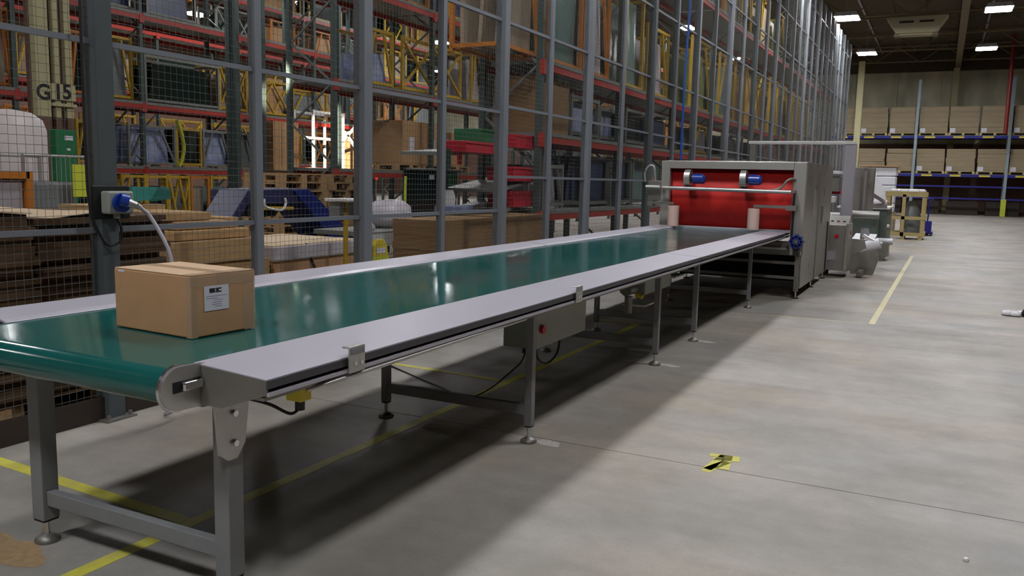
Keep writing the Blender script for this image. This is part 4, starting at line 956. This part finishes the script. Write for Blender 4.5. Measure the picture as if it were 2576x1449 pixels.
# table with white sack
t = thing('packing_table', 'white-edged packing table behind the thick fence post', 'table', (-6.5, 9.0, 0))
MB().box(-.45, .45, -.75, .62, .86, .92).build('table_top', M['deck'], t, .006); MB().box(.42, .46, -.75, .62, .74, .90).build('white_skirt', M['white'], t)
for x in (-.4, .4):
    for y in (-.68, .55): MB().box(x-.03, x+.03, y-.03, y+.03, 0, .86).build('leg', M['yellow'], t)
sq = onx(988, 560, -6.45)
sk = MB().lathe((-6.5, sq.y, .92), [(.2, 0), (.27, .05), (.3, .16), (.26, .28), (.17, .35), (.05, .37)], 16).build('white_sack', M['film_w'])
for v in sk.data.vertices:
    v.co.x += .03*math.sin(v.co.z*19+v.co.y*9); v.co.y += .035*math.sin(v.co.z*13+v.co.x*11)
tag(sk, 'bulging white plastic sack sitting on the packing table', 'sack')
tag(MB().lathe((-6.3, 8.45, .92), [(.1, 0), (.12, .05), (.07, .12), (.02, .14)], 12).build('small_bag', M['film_w']), 'small white bag left of the big sack on the table', 'bag')
# yellow floor sign / bottle shaped
c0 = onx(952, 640, -5.3)
t = thing('caution_board', 'rounded yellow caution board with bright label behind the thick post', 'sign', (-5.3, c0.y, 0))
MB().prism([(-.16, 0), (.16, 0), (.16, .66), (.12, .86), (.05, .93), (-.05, .93), (-.12, .86), (-.16, .66)], 'x', -.03, .03).build('board', M['mopyel'], t, .01)
MB().box(.03, .034, -.15, .15, .66, .75).build('bright_label', M['lime'], t); MB().box(.034, .036, -.08, .08, .78, .84).build('white_label', M['label'], t)
# dark panel trolley with yellow frame
ptr = t = thing('panel_trolley', 'dark green panel trolley with yellow frame right of the white sack', 'trolley', (-8.0, 11.6, 0))
y0 = onx(1018, 500, -8.0).y-11.6; y1 = onx(1150, 500, -8.0).y-11.6
MB().box(-.05, .0, y0, y1, .35, 1.72).build('dark_panel', M['glass_dk'], t, .06)
MB().cyl((.03, y0-.06, 0), (.03, y0-.02, 1.6), .025, 10).build('frame_tube', M['lime'], t); MB().cyl((.03, y0+.05, 1.72), (.03, y1, 1.72), .022, 10).build('frame_tube', M['deck'], t)
MB().cyl((.03, y1, 0), (.03, y1, 1.7), .025, 10).build('frame_tube', M['deck'], t); MB().box(-.4, .3, y0, y1, .1, .2).build('trolley_base', M['green_dk'], t)
MB().box(.0, .01, (y0+y1)/2-.1, (y0+y1)/2+.05, 1.55, 1.63).build('small_label', M['label'], t)
for yy in (y0+.1, y1-.1): MB().cyl((-.3, yy, .06), (-.25, yy, .06), .06, 12).cyl((.2, yy, .06), (.25, yy, .06), .06, 12).build('wheel', M['black'], t)
b = MB().box(-.3, .3, 0, 1.5, 0, .3); o = b.build('green_carton', M['green_dk'], None, loc=(-6.9, 9.7, .75)); tag(o, 'dark green carton on a bench right of the white sack', 'box')
o = MB().box(-.4, .4, -.1, 1.7, .66, .745).box(-.35, -.3, 0, .05, 0, .66).box(.3, .35, 0, .05, 0, .66).box(-.35, -.3, 1.5, 1.55, 0, .66).box(.3, .35, 1.5, 1.55, 0, .66).build('low_bench', M['deck'], None, loc=(-6.9, 9.6, 0)); tag(o, 'grey bench under the dark green carton', 'bench')
# stacks of chipboard right behind fence
for i, (a, c, x) in enumerate(((1112, 1246, -5.2), (1268, 1372, -5.2))):
    ya, yb_ = onx(a, 590, x).y, onx(c, 590, x).y
    t = thing('board_stack', 'stack of brown boards behind the fence '+('left of the thick post, near the red bins' if i == 0 else 'right of the thick post, below the red bins'), 'board stack', (x-.35, (ya+yb_)/2, .1))
    me = MB().box(-.35, .35, -(yb_-ya)/2, (yb_-ya)/2, 0, .088).mesh('board', M['board'])
    for k in range(11): obj('board', me, t, (0, random.uniform(-.01, .01), k*.09))
    for yy in (-.4, .3): MB().box(-.35, .35, yy, yy+.1, -.1, 0).build('skid', M['wood'], t)
# flow shelf with coloured bins
bs = t = thing('bin_shelf', 'grey tilted flow shelf with coloured bins beside the long rack', 'shelf', (-6.1, 10.9, 0))
ya, yb_ = onx(1262, 400, -5.75).y-10.9, onx(1372, 400, -5.75).y-10.9
for z in (1.22, 1.55, 2.05): 
    MB().prism([(ya-1.2 if z > 2 else ya, z-.16), (yb_, z+.05), (yb_, z+.09), (ya-1.2 if z > 2 else ya, z-.11)], 'x', -.6, .3).build('sloped_shelf', M['deck'], t)
for yy in (ya, yb_):
    for x in (-.6, .3): MB().box(x-.025, x+.025, yy-.025, yy+.025, 0, 2.2).build('post', M['deck'], t)
def bins(z, a, c, m, lab, x=-5.95, hh=.2):
    y0_, y1_ = onx(a, 450, x).y, onx(c, 450, x).y; zz = z
    o = thing('storage_bin', lab, 'bin', (x, (y0_+y1_)/2, zz)); w_ = (y1_-y0_)/2
    MB().prism([(-w_, 0), (w_, 0), (w_*1.06, hh), (-w_*1.06, hh)], 'x', -.25, .2).build('bin_body', M[m], o, .01); MB().box(.2, .215, -w_*1.08, w_*1.08, hh-.03, hh).build('bin_rim', M[m], o)
bins(2.06, 1268, 1340, 'crimson', 'red bin on the upper sloped shelf right of the thick post')
bins(1.56, 1262, 1320, 'crimson', 'red bin on the middle sloped shelf under a white cloth', hh=.22)
bins(1.17, 1264, 1322, 'crimson', 'red bin on the lowest sloped shelf above the boards', hh=.24)
bins(2.0, 1180, 1232, 'green', 'green bin on the upper sloped shelf left of the thick post', hh=.28)
bins(1.93, 1140, 1228, 'crimson', 'red bin lying at the low end of the upper sloped shelf', x=-5.8, hh=.15)
for a, b_, m in ((1130, 405, 'green_dk'), (1158, 395, 'crimson')):
    q = onx(a, b_, -5.78); MB().box(.3, .31, q.y-10.9-.05, q.y-10.9+.06, q.z-.1, q.z+.16).build('hanging_tag', M[m], bs)
q = onx(1148, 465, -7.9); MB().box(.01, .03, q.y-11.6-.12, q.y-11.6+.1, q.z-.22, 1.73).build('green_cloth', M['green'], ptr)
o = thing('tape_dispenser', 'white bench tool with pale blue tray behind the board stack', 'tool', (-6.2, 10.4, 1.1))
MB().box(-.15, .15, -.3, .3, 0, .1).build('tray', M['film_b'], o, .02); MB().lathe((0, -.15, .1), [(.09, 0), (.1, .1), (.06, .22)], 12).build('dispenser', M['white'], o)
o = MB().box(-.3, .3, -.45, .45, .0, 1.1).build('bench_cabinet', M['rackup'], None, loc=(-6.2, 10.4, 0)); tag(o, 'dark bench cabinet carrying the white tool behind the boards', 'cabinet')
# column G 15
gc = thing('marked_column', 'cream steel column lettered G 15 with brown base', 'column', (-13.0, 9.0, 0))
def cyy(p, z=200): return onx(p, z, -13.0).y-9.0
for (p0, p1, nm, dd) in ((92, 126, 'box_column', .12), (137, 151, 'slim_column', .08), (166, 182, 'slim_column', .08)):
    MB().box(-dd, 0, cyy(p0), cyy(p1), 2.42, 9.4).build(nm, M['cream'], gc); MB().box(-dd, 0, cyy(p0), cyy(p1), 0, 2.42).build('painted_base', M['brown'], gc)
MB().box(-.25, -.13, cyy(92), cyy(182), 0, 9.4).build('column_web', M['brown'], gc)
za, zb_ = onx(150, 252, -13).z, onx(150, 212, -13).z
MB().box(0, .03, cyy(126), cyy(186), za, zb_).build('name_plate', M['cream'], gc)
MB().box(0, .05, cyy(126), cyy(186), za-.1, za-.05).build('batten', M['cream'], gc)
def text(s, size, locv, m, parent, rx=PI/2, rz=0):
    c = bpy.data.curves.new('lettering', 'FONT'); c.body = s; c.size = size; c.align_x = 'CENTER'; c.align_y = 'CENTER'; c.extrude = .003; c.materials.append(m); c.offset = .008
    o = bpy.data.objects.new('lettering', c); COL.objects.link(o); o.location = locv; o.rotation_euler = (rx, 0, rz); o.parent = parent; return o
for ch_, p0, xx in (('G', 109, .006), ('1', 143, .036), ('5', 165, .036)):
    q = onx(p0, 233, -13.0); text(ch_, .34, (xx, q.y-9.0, q.z), M['ink'], gc, PI/2, PI/2)
# white tank, wire cage, green box
tk = thing('white_tank', 'tall round white tank with domed top at the left picture edge', 'tank', (-9.6, onx(22, 350, -9.6).y, 0))
MB().lathe((0, 0, 0), [(.36, .1), (.39, .2), (.39, 2.02), (.35, 2.14), (.24, 2.22), (.06, 2.25)], 28).build('shell', M['tank'], tk)
MB().lathe((0, 0, 0), [(.43, 0), (.43, .1), (.3, .1)], 24).build('skirt', M['steel_dull'], tk)
ca = thing('wire_cage', 'galvanised wire roll cage of clear film behind the cardboard stacks', 'cage', (-8.6, 6.1, 0))
y0, y1 = onx(28, 440, -8.4).y-6.1, onx(190, 440, -8.4).y-6.1
for yy in (y0, y1):
    for x in (-.4, .4): MB().cyl((x, yy, .1), (x, yy, 1.72), .018, 8).build('corner_tube', M['steel'], ca)
for z in (1.72, .9, .2):
    MB().cyl((.4, y0, z), (.4, y1, z), .014, 8).build('side_tube', M['steel'], ca); MB().cyl((-.4, y0, z), (-.4, y1, z), .014, 8).build('side_tube', M['steel'], ca)
cm = MB()
for k in range(1, 14): yy = y0+(y1-y0)*k/14; wire(cm, (.4, yy, .2), (.4, yy, 1.72), .006)
o = cm.build('cage_wires', M['steel'], ca); o['kind'] = 'stuff'
MB().box(-.35, .3, y0+.06, y1-.06, .25, 1.45).build('wrapped_goods', M['film_gy'], ca, .03); MB().box(-.4, .4, y0, y1, .12, .2).build('cage_floor', M['steel_dull'], ca)
for yy in (y0+.1, y1-.1): MB().cyl((.3, yy, .06), (.34, yy, .06), .06, 12).cyl((-.34, yy, .06), (-.3, yy, .06), .06, 12).build('wheel', M['black'], ca)
MB().box(.42, .44, y1-.2, y1-.05, 1.3, 1.64).build('yellow_placard', M['lime'], ca); MB().box(.42, .43, y0+.7, y0+.78, 1.36, 1.5).build('yellow_tag', M['lime'], ca); MB().box(.42, .43, y0+.85, y0+.95, 1.36, 1.7).build('white_tag', M['film_w'], ca)
gb = thing('green_cabinet', 'dark green cabinet with white lettering strip behind the wire cage', 'cabinet', (-11.0, 8.2, 0))
q0, q1 = onx(140, 345, -10.8).y-8.2, onx(192, 345, -10.8).y-8.2
MB().box(.05, .2, q0, q1, 0, 2.12).build('body', M['green'], gb, .01); MB().box(.2, .206, q0+.13, q1-.05, 1.98, 2.04).build('white_strip', M['label'], gb); MB().box(.2, .206, q0+.16, q1-.1, 1.84, 1.87).build('white_strip', M['label'], gb)
oc = thing('orange_crate', 'orange-framed crate of white goods at the left edge behind the cardboard', 'crate', (-7.4, onx(-45, 480, -7.2).y, 0))
MB().box(-.3, .3, -.35, .3, .1, 1.5).build('white_goods', M['film_w'], oc, .02)
for yy in (-.38, .33): MB().box(.26, .34, yy-.03, yy+.03, 0, 1.56).box(-.34, -.26, yy-.03, yy+.03, 0, 1.56).build('corner_post', M['orange'], oc)
MB().box(.28, .34, -.38, .33, 1.5, 1.56).build('top_rail', M['orange'], oc)
# dark tall building columns inside
for i, (pxx, X, w_) in enumerate(((1236, -9.2, .28), (585, -13.4, .3), (655, -13.4, .22), (848, -14.5, .2), (1385, -7.2, .3))):
    y_ = onx(pxx, 200, X).y
    o = MB().box(X-w_/2, X+w_/2, y_-.05, y_+.05, 0, 9.4).box(X-.02, X+.02, y_-.1, y_+.1, 0, 9.4).build('dark_stanchion', M['rackup']); tag(o, 'dark steel stanchion '+['just left of the brightest thick fence post', 'rising behind the far left yellow stillages', 'slim, right of the slim near fence post', 'rising above the sunlit stillage', 'at the near end of the long rack'][i], 'column')
# yellow foam strip
pts = [onx(446, 302, -17.0), onx(456, 335, -17.0), onx(462, 370, -17.0), onx(458, 400, -17.0)]; pts.append(Vector((-17.0, pts[-1].y-.1, 1.70)))
tag(MB().tube(rod(pts), .05, 8).build('foam_strip', M['lime']), 'bright yellow-green curved foam strip among the blue windscreens', 'foam strip')
print('objects', len(bpy.data.objects))
